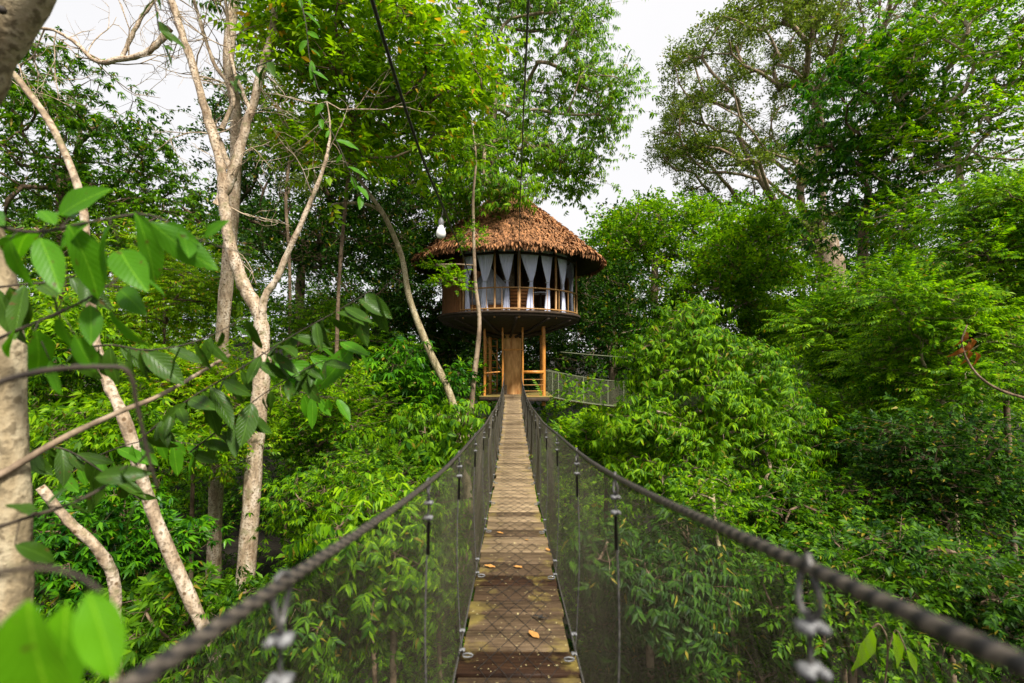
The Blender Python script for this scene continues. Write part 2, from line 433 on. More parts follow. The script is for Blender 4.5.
def tree(name, label, cat, stem, r0, r1, ells, kind, L, nper, rc, leaf, bark, lod=0, seed=1, group=None, tip=.012, flat=.6, hang=0.0, upb=.25, extra=None, ns=5, base=None, step=.6, droop=.1, maxr=None, twigs=True, sides=8, below=.45, rootw=.28, lo=.5):
    r = np.random.default_rng(seed)
    st = spline([T(*q) if len(q) == 3 else np.array(q[:3]) for q in stem], ns)
    gg = float(gz(st[0][0], st[0][1])) - .3
    if st[0][2] > gg: 
        dv = st[0] - st[1]; h_ = st[0][2] - gg; lean = np.clip(dv[:2] / (abs(dv[2]) + 1e-6), -.4, .4)
        add = [np.array([st[0][0] + lean[0] * h_ * q * (1 - .5 * q), st[0][1] + lean[1] * h_ * q * (1 - .5 * q), st[0][2] - h_ * q]) for q in (1, .75, .5, .25)]
        st = np.vstack([add, st]); rad = np.concatenate([[r0 * 1.5, r0 * 1.15, r0 * 1.08, r0 * 1.03], np.linspace(r0, r1, len(st) - 4)])
    else: rad = np.linspace(r0, r1, len(st))
    root = thing(name, label, cat, st[0] if base is None else base, group)
    tb = MB(); wob = st + np.cumsum(r.normal(0, r0 * .05, st.shape), 0) * np.array([1, 1, .2])[None] * .5
    wob[0] = st[0]
    tb.tube(wob, rad * (1 + .06 * r.normal(0, 1, len(st))), sides)
    P, Q = [], []
    for e in ells:
        a, b = ell_points(*e, r, below=below, lo=lo); P.append(a); Q.append(b)
    if P:
        P = np.vstack(P); Q = np.vstack(Q)
        grow(tb, wob, rad, P, r, step=step, tip=tip, droop=droop, maxr=maxr, rootw=rootw)
    if extra: extra(tb, r)
    if len(P):
        cb = MB(); pos = clump_leaves(cb, P, Q, rc, nper, kind, L, lod, r, flat, upb, hang)
        if twigs:
            c = np.repeat(P, nper, 0); idx = r.permutation(len(pos))[:int(len(pos) * .5)]
            a, b = c[idx], pos[idx]; t = b - a
            s1 = np.cross(t, [0, 0, 1.]); s1 /= (np.linalg.norm(s1, axis=1, keepdims=True) + 1e-6)
            wv = tip * .45; up = np.array([0, 0, 1.]) * wv
            v = np.stack([a + s1 * wv, a - s1 * wv, b - s1 * wv * .5, b + s1 * wv * .5, a + up, a - up, b - up * .5, b + up * .5], 1).reshape(-1, 3)
            i = np.arange(len(a))[:, None] * 8
            tb.add(v, np.concatenate([i + np.array([0, 1, 2, 3]), i + np.array([4, 5, 6, 7])]))
    tb.build('trunk', M[bark], root, smooth=True)
    if len(P): cb.build('crown', M[leaf], root)
    return root

# ------------------------------------------------------------------ ground
def gz(x, y):
    """height of the forest floor: a ravine under the bridge"""
    x = np.asarray(x, float); y = np.asarray(y, float)
    s = np.clip(np.abs(x) - 2, 0, 60)
    return -6.6 + .30 * np.minimum(s, 22) + .05 * np.clip(y - 14, -10, 60) + .5 * np.sin(x * .35 + y * .21) + .35 * np.sin(x * .8 - y * .5)
def sheet(name, x0, x1, y0, y1, nx, ny, mat):
    gx = np.sign(np.linspace(-1, 1, nx)) * np.abs(np.linspace(-1, 1, nx))**1.8 * max(-x0, x1)
    gy = y0 + (y1 - y0) * np.linspace(0, 1, ny)**1.7
    X, Y = np.meshgrid(gx, gy); Z = gz(X, Y)
    v = np.stack([X, Y, Z], -1).reshape(-1, 3)
    i = (np.arange(ny - 1)[:, None] * nx + np.arange(nx - 1)[None]).ravel()
    b = MB().add(v, np.stack([i, i + 1, i + nx + 1, i + nx], 1)); return b.build(name, mat, smooth=True)
M['soil'] = simple_mat('forest_soil', (.006, .005, .003), (.022, .017, .010), 1.5, .95, bump=.6, bd=.1)
g = sheet('ground', -500, 500, -60, 900, 121, 121, M['soil']); g['kind'] = 'structure'

# ------------------------------------------------------------------ the hanging bridge
M['plank'] = None
def plank_mat():
    m, nt, p, o = new_mat('wet_plank')
    tc = N(nt, 'TexCoord'); oi = N(nt, 'ObjectInfo'); g = N(nt, 'NewGeometry')
    off = N(nt, 'VectorMath', operation='MULTIPLY_ADD'); off.inputs[1].default_value = (0, 40, 0)
    cmb = N(nt, 'CombineXYZ'); nt.links.new(oi.outputs['Random'], cmb.inputs['Y'])
    nt.links.new(cmb.outputs[0], off.inputs[0]); nt.links.new(tc.outputs['Object'], off.inputs[2])
    mp = N(nt, 'Mapping'); mp.inputs['Scale'].default_value = (2.2, 26, 6); nt.links.new(off.outputs[0], mp.inputs['Vector'])
    gr = N(nt, 'TexNoise', Scale=1.4, Detail=8.0, Roughness=.7); nt.links.new(mp.outputs[0], gr.inputs['Vector'])
    bl = N(nt, 'TexNoise', Scale=5.0, Detail=5.0, Roughness=.6); nt.links.new(off.outputs[0], bl.inputs['Vector'])
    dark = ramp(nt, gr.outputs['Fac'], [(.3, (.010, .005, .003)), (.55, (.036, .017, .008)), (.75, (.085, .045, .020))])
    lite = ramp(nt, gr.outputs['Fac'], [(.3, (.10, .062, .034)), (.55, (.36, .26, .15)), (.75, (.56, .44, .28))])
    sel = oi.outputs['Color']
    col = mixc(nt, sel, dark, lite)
    # lichen and moss, thicker towards both ends of a plank
    sx = N(nt, 'SeparateXYZ'); nt.links.new(tc.outputs['Object'], sx.inputs[0])
    ab = N(nt, 'Math', operation='ABSOLUTE'); nt.links.new(sx.outputs['X'], ab.inputs[0])
    ma = N(nt, 'Math', operation='MULTIPLY_ADD'); ma.inputs[1].default_value = .75; nt.links.new(ab.outputs[0], ma.inputs[0]); nt.links.new(bl.outputs['Fac'], ma.inputs[2])
    f = ramp(nt, ma.outputs[0], [(.68, (0, 0, 0)), (.86, (.75, .75, .75))])
    col = mixc(nt, f, col, mixc(nt, bl.outputs['Color'], (.17, .13, .025), (.30, .23, .06)))
    sp = N(nt, 'TexNoise', Scale=38.0, Detail=2.0); nt.links.new(off.outputs[0], sp.inputs['Vector'])
    f2 = ramp(nt, sp.outputs['Fac'], [(.68, (0, 0, 0)), (.74, (1, 1, 1))]); col = mixc(nt, f2, col, (.45, .38, .18))
    nt.links.new(col, p.inputs['Base Color'])
    rg = ramp(nt, bl.outputs['Fac'], [(.35, (.5, .5, .5)), (.6, (.85, .85, .85))]); nt.links.new(rg, p.inputs['Roughness'])
    p.inputs['Specular IOR Level'].default_value = .15
    bm = N(nt, 'Bump', Strength=.5, Distance=.006); nt.links.new(gr.outputs['Fac'], bm.inputs['Height']); nt.links.new(bm.outputs[0], p.inputs['Normal'])
    return m
M['plank'] = plank_mat()
M['steel'] = simple_mat('galvanised_steel', (.10, .10, .10), (.22, .22, .22), 60, .6, .3, .5, bump=.1)
M['wire'] = simple_mat('net_wire', (.040, .034, .020), (.085, .072, .045), 40, .6, .1, .3, bump=0)
M['black'] = simple_mat('black_rubber', (.012, .011, .010), (.035, .03, .026), 30, .55, 0, .4)
M['cable'] = simple_mat('steel_cable', (.05, .05, .05), (.14, .13, .12), 60, .5, .3, .4)
def rope_mat():
    m, nt, p, o = new_mat('wrapped_rope')
    uv = N(nt, 'UVMap'); sp = N(nt, 'SeparateXYZ'); nt.links.new(uv.outputs[0], sp.inputs[0])
    a = N(nt, 'Math', operation='MULTIPLY'); a.inputs[1].default_value = 1 / .028; nt.links.new(sp.outputs['Y'], a.inputs[0])
    b = N(nt, 'Math', operation='ADD'); nt.links.new(a.outputs[0], b.inputs[0]); nt.links.new(sp.outputs['X'], b.inputs[1])
    f = N(nt, 'Math', operation='FRACT'); nt.links.new(b.outputs[0], f.inputs[0])
    n = N(nt, 'TexNoise', Scale=90.0, Detail=4.0); tc = N(nt, 'TexCoord'); nt.links.new(tc.outputs['Object'], n.inputs['Vector'])
    c = ramp(nt, n.outputs['Fac'], [(.3, (.045, .035, .027)), (.7, (.135, .11, .085))])
    s = ramp(nt, f.outputs[0], [(0, (1, 1, 1)), (.36, (1, 1, 1)), (.46, (0, 0, 0)), (.92, (0, 0, 0)), (1, (1, 1, 1))])
    col = mixc(nt, s, c, (.012, .010, .009)); nt.links.new(col, p.inputs['Base Color']); p.inputs['Roughness'].default_value = .6
    return m
M['rope'] = rope_mat()

END = 18.7; HW = .300; CX = .03
def deck(y): y = np.asarray(y, float); return -(1.324 + .1043 * y - .0056 * y * y)
def cx(y): return .030 + 0 * np.asarray(y, float)
RY = np.array([-1.5, -.5, .3, .6, 1.7, 2.7, 4.2, 5.2, 8.5, 12, 15, 17, 18.7])
RZ = -np.array([.02, .10, .195, .245, .39, .475, .57, .65, .775, .83, .74, .60, .44])
def ropez(y): return np.interp(y, RY, RZ)
# smooth the rope curve
_yy = np.linspace(-1.5, END, 400); _zz = np.convolve(np.pad(ropez(_yy), 12, 'edge'), np.ones(25) / 25, 'valid')
_zz[:12] = ropez(_yy[:12]); _zz[-12:] = ropez(_yy[-12:])
def ropez(y, s=1): return np.interp(y, _yy, _zz) - (s < 0) * .035 * np.clip(1 - np.asarray(y, float) / 6, 0, 1)
def ropex(y, s): return cx(y) + s * (HW + .012 + .01 * np.clip(1 - np.asarray(y, float) / 2, 0, 1))

br = thing('suspension_bridge', 'narrow wooden plank footbridge hung on rope handrails leading to the treehouse', 'footbridge', (0, 0, float(deck(0))))
y = -1.2; k = 0; r = random.Random(3)
while y < END - .05:
    wd = r.uniform(.19, .275); wd = min(wd, END - y)
    z = float(deck(y + wd / 2)); sl = math.atan(.1043 - .0112 * (y + wd / 2))
    hw = HW + r.uniform(-.018, .012)
    b = MB(); a = -sl + r.uniform(-.02, .02)
    rx = np.array([[1, 0, 0], [0, math.cos(a), -math.sin(a)], [0, math.sin(a), math.cos(a)]])
    b.box((0, 0, 0), (hw * 2, wd - r.uniform(.014, .036), .038), rx, .004)
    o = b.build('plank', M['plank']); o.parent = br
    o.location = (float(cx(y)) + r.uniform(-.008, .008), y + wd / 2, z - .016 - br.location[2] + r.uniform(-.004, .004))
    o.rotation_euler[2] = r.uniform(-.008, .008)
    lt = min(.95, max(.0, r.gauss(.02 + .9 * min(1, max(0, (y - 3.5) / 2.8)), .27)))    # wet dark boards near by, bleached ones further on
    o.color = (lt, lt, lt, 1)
    y += wd; k += 1
def wires(b, P, rad, sides=3):
    """P (N,K,3) polylines -> thin prisms"""
    n, k, _ = P.shape
    t = P[:, -1] - P[:, 0]; t = t / np.linalg.norm(t, axis=1, keepdims=True)
    u = np.cross(t, np.array([.3, .2, .9])); u /= np.linalg.norm(u, axis=1, keepdims=True); w_ = np.cross(t, u)
    th = np.arange(sides) * 2 * np.pi / sides
    off = rad * (np.cos(th)[None, :, None] * u[:, None] + np.sin(th)[None, :, None] * w_[:, None])
    v = (P[:, :, None] + off[:, None]).reshape(-1, 3)
    base = (np.arange(n) * k * sides)[:, None, None] + (np.arange(k - 1) * sides)[None, :, None]
    j = np.arange(sides)[None, None]; j2 = (j + 1) % sides
    f = np.stack([base + j, base + j2, base + sides + j2, base + sides + j], -1).reshape(-1, 4)
    b.add(v, f)
rr_ = np.random.default_rng(5)
for s in (-1, 1):
    # hand rope with its twisted wrapping
    b = MB()
    ya = np.concatenate([np.arange(-1.2, 5, .0035), np.arange(5, END + .25, .08)])
    q = np.stack([ropex(ya, s), ya, ropez(ya, s)], 1)
    L = np.concatenate([[0], np.cumsum(np.linalg.norm(np.diff(q, axis=0), axis=1))])
    fr = (L / .028) % 1
    rad = .0078 + .0014 * np.abs(np.sin(np.pi * (fr - .15)))
    b.tube(q, rad, 8, False)
    b.build('hand_rope', M['rope'], br, smooth=True)
    # side net
    b = MB()
    s0 = np.arange(-1.6, END + .3, .019)
    for dr in (-1, 1):
        h = np.linspace(0, 1, 7)
        yy = s0[:, None] + dr * h[None] * .55 + rr_.normal(0, .002, (len(s0), 1))
        yy = np.clip(yy, -1.2, END)
        zb = deck(yy) - .02; zt = ropez(yy, s); zz = zb + (zt - zb) * h
        xx = cx(yy) + s * (HW + .012 + .01 * np.clip(1 - yy / 2, 0, 1) * h + .022 * np.sin(h * np.pi) * (1 + .5 * np.sin(yy * 2.7)) )
        wires(b, np.stack([xx, yy, zz], -1), .00050 if dr > 0 else .00046)
    b.build('side_net', M['wire'], br)
    # lower cables along both edges of the deck
    b = MB(); ya = np.linspace(-1.2, END, 90)
    b.tube(np.stack([cx(ya) + s * (HW + .016), ya, deck(ya) + .0], 1), .006, 6)
    b.tube(np.stack([cx(ya) + s * (HW - .05), ya, deck(ya) - .045], 1), .010, 6)
    b.build('edge_cable', M['cable'], br, smooth=True)
# diamond wire on the walking surface
b = MB()
s0 = np.arange(-1.6, END, .2)
for dr in (-1, 1):
    h = np.linspace(-1, 1, 7)
    yy = s0[:, None] + dr * h[None] * .41 + rr_.normal(0, .004, (len(s0), 1)); yy = np.clip(yy, -1.2, END)
    xx = cx(yy) + h[None] * .205 + rr_.normal(0, .003, yy.shape)
    wires(b, np.stack([xx, yy, deck(yy) + .006 + .003 * np.sin(yy * 9 + h * 4)], -1), .0017)
b.build('deck_wire', M['black'], br)
# hangers with their clamps
def clamp(b, c, s=1.0):
    b.box(c, (.030 * s, .016 * s, .014 * s), None, .003)
    for q in (-1, 1):
        b.tube([c + np.array([q * .009 * s, -.004, .0]), c + np.array([q * .009 * s, -.022 * s, .004])], .0034 * s, 6)
        b.tube([c + np.array([q * .009 * s, -.012 * s, .002]), c + np.array([q * .009 * s, -.018 * s, .003])], .0062 * s, 6)
ys = [.60, 1.68, 2.66, 3.82] + list(np.arange(5.0, END - .3, 1.15))
for yh in ys:
    for s in (-1, 1):
        yv = yh + (.04 if s < 0 else 0)
        tp = np.array([float(ropex(yv, s)), yv, float(ropez(yv, s))]); bt = np.array([float(cx(yv)) + s * (HW - .02), yv, float(deck(yv)) + .02])
        mid = np.array([float(cx(yv)) + s * (HW + .022), yv, (tp[2] + bt[2]) / 2])
        hb = MB()
        ln = tp + np.array([0, 0, -.05])
        hb.tube(spline([ln, mid, bt + np.array([s * .02, 0, .07]), bt], 8), .0032, 6)
        h = hb.build('hanger_wire', M['cable'], br, smooth=True)
        # wire loop thrown over the rope
        lb = MB(); th = np.linspace(0, 2 * np.pi, 15)
        lb.tube(np.stack([tp[0] + .004 * np.sin(th * 2), tp[1] + .019 * np.sin(th), tp[2] - .022 + .036 * np.cos(th)], 1), .0040, 6, False)
        lb.build('rope_loop', M['cable'], h, smooth=True)
        sb = MB(); sb.tube([tp + np.array([0, 0, -.13]), tp + np.array([s * .001, 0, -.24])], .0062, 6)
        sb.build('rubber_sleeve', M['black'], h, smooth=True)
        for dz in (-.068, -.118):
            cb = MB(); clamp(cb, tp + np.array([0, 0, dz]), 1.0); cb.build('clamp', M['steel'], h)
        for dz in (.13, .03):
            cb = MB(); c0 = bt + np.array([s * .012, 0, dz]); clamp(cb, c0, 1.0)
            if dz < .1:
                t2 = np.linspace(0, 2 * np.pi, 9)
                cb.tube(np.stack([c0[0] - s * .03 + .028 * np.cos(t2), c0[1] + 0 * t2 - .03, c0[2] - .012 + .010 * np.sin(t2)], 1), .0045, 6, False)
            cb.build('clamp', M['steel'], h)

# fallen leaves on the planks
fl = [(534, 637, 2.62, .085, .7, 'broad orange fallen leaf on the dark second plank of the footbridge'),
      (490, 568, 3.9, .09, 1.35, 'long tan fallen leaf lying across the left end of a yellowed plank'),
      (518, 568.5, 3.9, .075, 1.5, 'orange fallen leaf at mid plank between two other fallen leaves'),
      (548, 551, 4.3, .06, .4, 'small rusty fallen leaf near the right edge of the bridge planks'),
      (500, 534, 5.0, .07, 1.2, 'thin tan fallen leaf far along the left side of the planks'),
      (527, 541, 4.7, .04, 2.2, 'tiny orange fallen leaf alone in the middle of the planks')]
for (px, py, d, L, a, lab) in fl:
    x = T(px, py, d)[0]
    ry = d
    for _ in range(30):
        q = T(px, py, ry); ry += (deck(ry) - q[2]) * -.6 if abs(deck(ry) - q[2]) > .001 else 0
    b = MB(); v, f, uv = blade(L, L * .52, 3, .2, -.10, .02)
    v[:, 1] -= L / 2
    ca, sa = math.cos(a), math.sin(a); v = v @ np.array([[ca, sa, 0], [-sa, ca, 0], [0, 0, 1]])
    z0 = float(deck(ry)) + .012
    b.add(v + np.array([0, 0, 0]), f, uv)
    o = b.build('fallen_leaf', M['fallen']); o.location = (float(T(px, py, ry)[0]), ry, z0)
    tag(o, lab, 'leaf', 'fallen leaves on the bridge planks')
b = MB()
for k in range(3):
    a = .5 + k * .8; v, f, uv = blade(.05, .02, 2, .5, .3, .05)
    b.add(place(v, (0, 0, .003 * k), (math.cos(a), math.sin(a) * .5, .15), (0, 0, 1)), f, uv)
o = b.build('fallen_leaf', M['black']); o.location = (.17, 3.15, float(deck(3.15)) + .016)
tag(o, 'shrivelled black leaf curled at the right edge of the planks', 'leaf', 'fallen leaves on the bridge planks')

# ------------------------------------------------------------------ treehouse
D = 20.5; HX = -.12
def Z(py, d=D): return float(T(512, py, d)[2])
ZE = Z(267); ZF = Z(318); ZA = Z(191)
RR, RWALL = 3.85, 2.74
M['thatch'] = simple_mat('dry_palm_thatch', (.11, .045, .016), (.31, .14, .055), 1.1, .9, isl=.7, bump=0)
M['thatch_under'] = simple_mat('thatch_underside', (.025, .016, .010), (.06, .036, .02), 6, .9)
M['bamboo'] = simple_mat('bamboo_pole', (.22, .105, .03), (.40, .22, .075), 5, .5, stretch=(3, 3, 1))
M['wallbam'] = simple_mat('bamboo_wall', (.09, .035, .012), (.24, .10, .03), 8, .6, stretch=(12, 12, .6))
M['darkwood'] = simple_mat('dark_timber', (.018, .012, .008), (.06, .038, .022), 6, .8, stretch=(4, 4, 1))
M['curtain'] = simple_mat('white_cotton', (.78, .80, .97), (.84, .86, .99), 10, .9, spec=.1, bump=0)
M['linen'] = simple_mat('bed_linen', (.42, .43, .47), (.55, .55, .60), 6, .9, spec=.1)
M['cabwood'] = simple_mat('orange_wood', (.35, .12, .03), (.5, .2, .06), 4, .5, stretch=(1, 1, 8))
ctr = np.array([HX, D, 0.0])
th_ = thing('treehouse', 'round treehouse with a shaggy orange thatched cone roof on a dark timber floor', 'treehouse', (HX, D, ZF))
def ring(rad, z, n=48, ph=0): 
    t = np.linspace(0, 2 * np.pi, n, endpoint=False) + ph
    return np.stack([HX + rad * np.sin(t), D - rad * np.cos(t), np.full(n, z)], 1)
def lathe(b, prof, n=48):
    vs = [ring(r_, z_, n) for r_, z_ in prof]; v = np.vstack(vs)
    i = (np.arange(len(prof) - 1)[:, None] * n + np.arange(n)[None]).reshape(-1); j = (np.arange(len(prof) - 1)[:, None] * n + (np.arange(n)[None] + 1) % n).reshape(-1)
    b.add(v, np.stack([i, j, j + n, i + n], 1)); return b
b = MB(); lathe(b, [(.30, ZA - .1), (1.2, ZA - .95), (2.3, ZA - 1.85), (3.3, ZE + .42), (RR - .1, ZE + .06), (RR - .12, ZE - .04), (3.2, ZE + .2), (1.0, ZA - .75), (.42, ZA - .25)], 56)
roof = b.build('roof', M['thatch_under'], th_, smooth=True)
r = np.random.default_rng(11); b = MB()
n = 34000
rad = .2 + (RR - .2) * r.uniform(0, 1, n)**.6; t = r.uniform(0, 2 * np.pi, n)
rz = np.interp(rad, [.30, 1.2, 2.3, 3.3, RR], [ZA - .04, ZA - .89, ZA - 1.79, ZE + .48, ZE + .04])
pos = np.stack([HX + rad * np.sin(t), D - rad * np.cos(t), rz + r.uniform(0, .10, n) + .05 * np.sin(t * 9) * rad / RR], 1)
outd = np.stack([np.sin(t), -np.cos(t), np.full(n, -.72)], 1) + r.normal(0, .28, (n, 3))
upv = np.stack([np.sin(t) * .6, -np.cos(t) * .6, np.full(n, .8)], 1) + r.normal(0, .3, (n, 3))
v, f, uv = blade(1, .42, 0, .4, .25)
m3 = rotm(outd, upv); sc = r.uniform(.10, .24, n)
b.add((np.einsum('nij,kj->nki', m3, v) * sc[:, None, None] + pos[:, None]).reshape(-1, 3), (f[None] + (np.arange(n) * 4)[:, None, None]).reshape(-1, 4))
# ragged fringe that hangs from the eave
n = 1500; t = r.uniform(0, 2 * np.pi, n)
pos = np.stack([HX + (RR - r.uniform(0, .12, n)) * np.sin(t), D - (RR - .06) * np.cos(t), ZE + .05 + r.uniform(-.06, .06, n)], 1)
outd = np.stack([np.sin(t) * .35, -np.cos(t) * .35, np.full(n, -1.)], 1) + r.normal(0, .2, (n, 3)); upv = np.stack([np.sin(t), -np.cos(t), np.full(n, .3)], 1)
m3 = rotm(outd, upv); sc = r.uniform(.09, .23, n)
b.add((np.einsum('nij,kj->nki', m3, v) * sc[:, None, None] + pos[:, None]).reshape(-1, 3), (f[None] + (np.arange(n) * 4)[:, None, None]).reshape(-1, 4))
b.build('thatch', M['thatch'], roof)
# floor with its joists
b = MB(); lathe(b, [(.42, ZF - .06), (RWALL + .12, ZF - .06), (RWALL + .12, ZF - .14), (2.3, ZF - .34), (1.2, ZF - .62), (.42, ZF - .70), (.42, ZF - .06)], 40)
fl_ = b.build('floor', M['darkwood'], th_)
for k in range(14):
    a = 2 * math.pi * k / 14 + .1; b = MB(); e = np.array([math.sin(a), -math.cos(a), 0])
    b.tube([ctr + e * .5 + np.array([0, 0, ZF - .80]), ctr + e * 1.5 + np.array([0, 0, ZF - .62]), ctr + e * (RWALL + .05) + np.array([0, 0, ZF - .20])], .055, 6)
    b.build('joist', M['darkwood'], fl_)
b = MB(); lathe(b, [(RWALL + .10, ZF + .03), (RWALL + .17, ZF + .03), (RWALL + .17, ZF - .06), (RWALL + .10, ZF - .06)], 40)
b.build('floor_rim', M['thatch_under'], fl_)
# closed bamboo wall round the back and the left side
b = MB(); HT = ZE + .25
def ang(px):
    s = (px - 512) / F * 1.0
    # angle on the wall circle (front half) whose sight line passes pixel column px
    best = min(np.linspace(-1.65, 1.65, 600), key=lambda a: abs((HX + RWALL * math.sin(a)) / (D - RWALL * math.cos(a)) - s))
    return float(best)
aL = ang(461)
for k in range(170):
    a = -math.pi + 2 * math.pi * k / 170
    if aL < a < 1.9: continue
    c = ctr + np.array([math.sin(a), -math.cos(a), 0]) * (RWALL - .05)
    b.tube([c + np.array([0, 0, ZF]), c + np.array([0, 0, HT])], .052, 5)
b.build('bamboo_wall', M['wallbam'], th_, smooth=True)
for px in (463, 494.5, 519, 556, 580):
    a = ang(px) if px < 579 else 1.5; c = ctr + np.array([math.sin(a), -math.cos(a), 0]) * RWALL
    b = MB(); b.tube([c + np.array([0, 0, ZF - .22]), c + np.array([.01, 0, (ZF + HT) / 2]), c + np.array([0, 0, HT])],   .04 if px != 519 else .06, 7); b.build('post', M['bamboo'], th_, smooth=True)
rl = MB()
for hz, rd in ((.85, .03), (.10, .03)):
    t = np.linspace(aL, 1.75, 40); rl.tube(np.stack([HX + (RWALL + .05) * np.sin(t), D - (RWALL + .05) * np.cos(t), np.full(40, ZF + hz)], 1), rd, 6)
for a in np.linspace(aL, 1.75, 13):
    c = ctr + np.array([math.sin(a), -math.cos(a), 0]) * (RWALL + .05); rl.tube([c + np.array([0, 0, ZF]), c + np.array([0, 0, ZF + .84])], .013, 5)
rl.build('railing', M['bamboo'], th_, smooth=True)
b = MB(); t = np.linspace(aL, 1.9, 40)
for k in range(2):
    b.tube(np.stack([HX + (RWALL - .02) * np.sin(t), D - (RWALL - .02) * np.cos(t), np.full(40, HT - .05 - k * .2)], 1), .05, 6)
b.build('ring_beam', M['darkwood'], th_)
# insect screen above the rail on the right hand side
M['screen'] = simple_mat('grey_screen_wire', (.16, .17, .18), (.22, .23, .25), 9, .8, bump=0)
b = MB(); s0 = np.arange(1.02, 1.75, .012)
for dr in (-1, 1):
    h = np.linspace(0, 1, 6); aa = np.clip(s0[:, None] + dr * h[None] * .35, 1.0, 1.75)
    wires(b, np.stack([HX + (RWALL - .10) * np.sin(aa), D - (RWALL - .10) * np.cos(aa), HT - .1 - h[None] * .85 + 0 * aa], -1), .0035)
b.build('insect_screen', M['screen'], th_)

# tied curtains
def curtain(px, wpx, lab):
    a = ang(px) if px < 577 else ang(575.5); h0 = HT - .06; h1 = ZF + .10
    b = MB(); W = wpx * .80 * D / F * .5 / max(.35, math.cos(a)) ; nu, nv = 29, 22; v = []
    rd = RWALL - .16
    for j in range(nv):
        t = j / (nv - 1); z = h0 + (h1 - h0) * t
        # wide at the head, gathered by the tie at 0.6, flaring a little below
        k = (1 - (t / .54))**.8 * .90 + .10 if t < .54 else .10 + .28 * ((t - .54) / .46)**.8
        for i in range(nu):
            u = (i / (nu - 1) - .5) * 2; x = u * W * k
            fold = (math.sin(i * 1.55 + j * .05 + px) + .6 * math.sin(i * .7 + px * 2)) * .04 * (1.1 - k * .5); x += .05 * W * math.sin(j * .35 + px)
            aa = a + x / rd; q = rd + fold + .03 * (1 - k)
            v.append((HX + q * math.sin(aa), D - q * math.cos(aa), z - .05 * abs(u) * (t > .9)))
    v = np.array(v); i = (np.arange(nv - 1)[:, None] * nu + np.arange(nu - 1)[None]).ravel()
    base = ctr + np.array([math.sin(a) * rd, -math.cos(a) * rd, h1])
    root = thing('curtain', lab, 'curtain', base, 'curtains tied back round the treehouse')
    b.add(v, np.stack([i, i + 1, i + nu + 1, i + nu], 1)); b.build('fabric', M['curtain'], root, smooth=True)
    tz = h0 + (h1 - h0) * .54; t2 = np.linspace(0, 2 * np.pi, 11); e = np.array([math.sin(a), -math.cos(a), 0]); s_ = np.array([math.cos(a), math.sin(a), 0])
    b = MB(); b.tube(np.array([ctr + e * (rd + .02 + .06 * math.sin(q)) + s_ * .10 * math.cos(q) + np.array([0, 0, tz]) for q in t2]), .014, 5, False); b.build('tie', M['linen'], root)
for px, wp, lab in ((465, 15, 'white tied curtain nearest the brown bamboo wall'),
                    (483, 22, 'white tied curtain left of the bamboo post beside the bed'),
                    (506.5, 19, 'white tied curtain hanging over the left end of the bed'),
                    (532, 23, 'widest white tied curtain just right of the thick central post'),
                    (550, 15, 'white tied curtain between the central post and the right hand post'),
                    (566, 15, 'white tied curtain just right of the right hand post'),
                    (575, 12, 'narrow white tied curtain at the far right edge of the treehouse')):
    curtain(px, wp, lab)
# what stands inside
bd = thing('bed', 'low bed with white sheets and pillow seen behind the railing of the treehouse', 'bed', (HX - .75, D - 1.25, ZF))
b = MB().box((HX - .75, D - 1.2, ZF + .18), (1.7, 1.3, .3), None, .03); b.build('bed_frame', M['cabwood'], bd)
b = MB().box((HX - .75, D - 1.2, ZF + .44), (1.66, 1.26, .22), None, .08); b.build('mattress', M['linen'], bd, smooth=False)
b = MB().box((HX - 1.2, D - 1.25, ZF + .62), (.4, .8, .14), None, .06); b.build('pillow', M['curtain'], bd)
b = MB(); nb = np.linspace(0, 1, 12)
for i in range(11):
    a0 = -1.2 + i * .24; x0 = HX - .75 + .72 * math.sin(a0); y0 = D - 1.2 - .55 * math.cos(a0)
    b.tube([np.array([HX - .75, D - 1.2, HT - .5]), np.array([x0, y0, ZF + 1.0]), np.array([x0 * 1.0, y0, ZF + .5])], [.03, .11, .13], 5, False)
b.build('bed_net', M['linen'], bd, smooth=True)
cb_ = thing('cabinet', 'orange slatted wooden cabinet behind the central post of the treehouse', 'cabinet', (HX + .42, D - 1.9, ZF))
for k in range(7): MB().box((HX + .42, D - 1.93, ZF + .12 + k * .125), (.72, .03, .09), None, .004).build('slat', M['cabwood'], cb_)
b = MB().box((HX + .42, D - 1.74, ZF + .48), (.70, .32, .92), None, .01).box((HX + .42, D - 1.76, ZF + .965), (.80, .40, .04), None, .008); b.build('carcass', M['wallbam'], cb_)
tb_ = thing('table', 'small round white table between two curtains inside the treehouse', 'table', (HX + 1.2, D - 1.6, ZF))
t2 = np.linspace(0, 2 * np.pi, 24, endpoint=False)
b = MB(); b.tube([np.array([HX + 1.2, D - 1.6, ZF + .78]), np.array([HX + 1.2, D - 1.6, ZF + .82])], .33, 20); b.build('table_top', M['linen'], tb_)
b = MB(); b.tube([np.array([HX + 1.2, D - 1.6, ZF]), np.array([HX + 1.2, D - 1.6, ZF + .78])], .04, 8); b.build('leg', M['darkwood'], tb_)

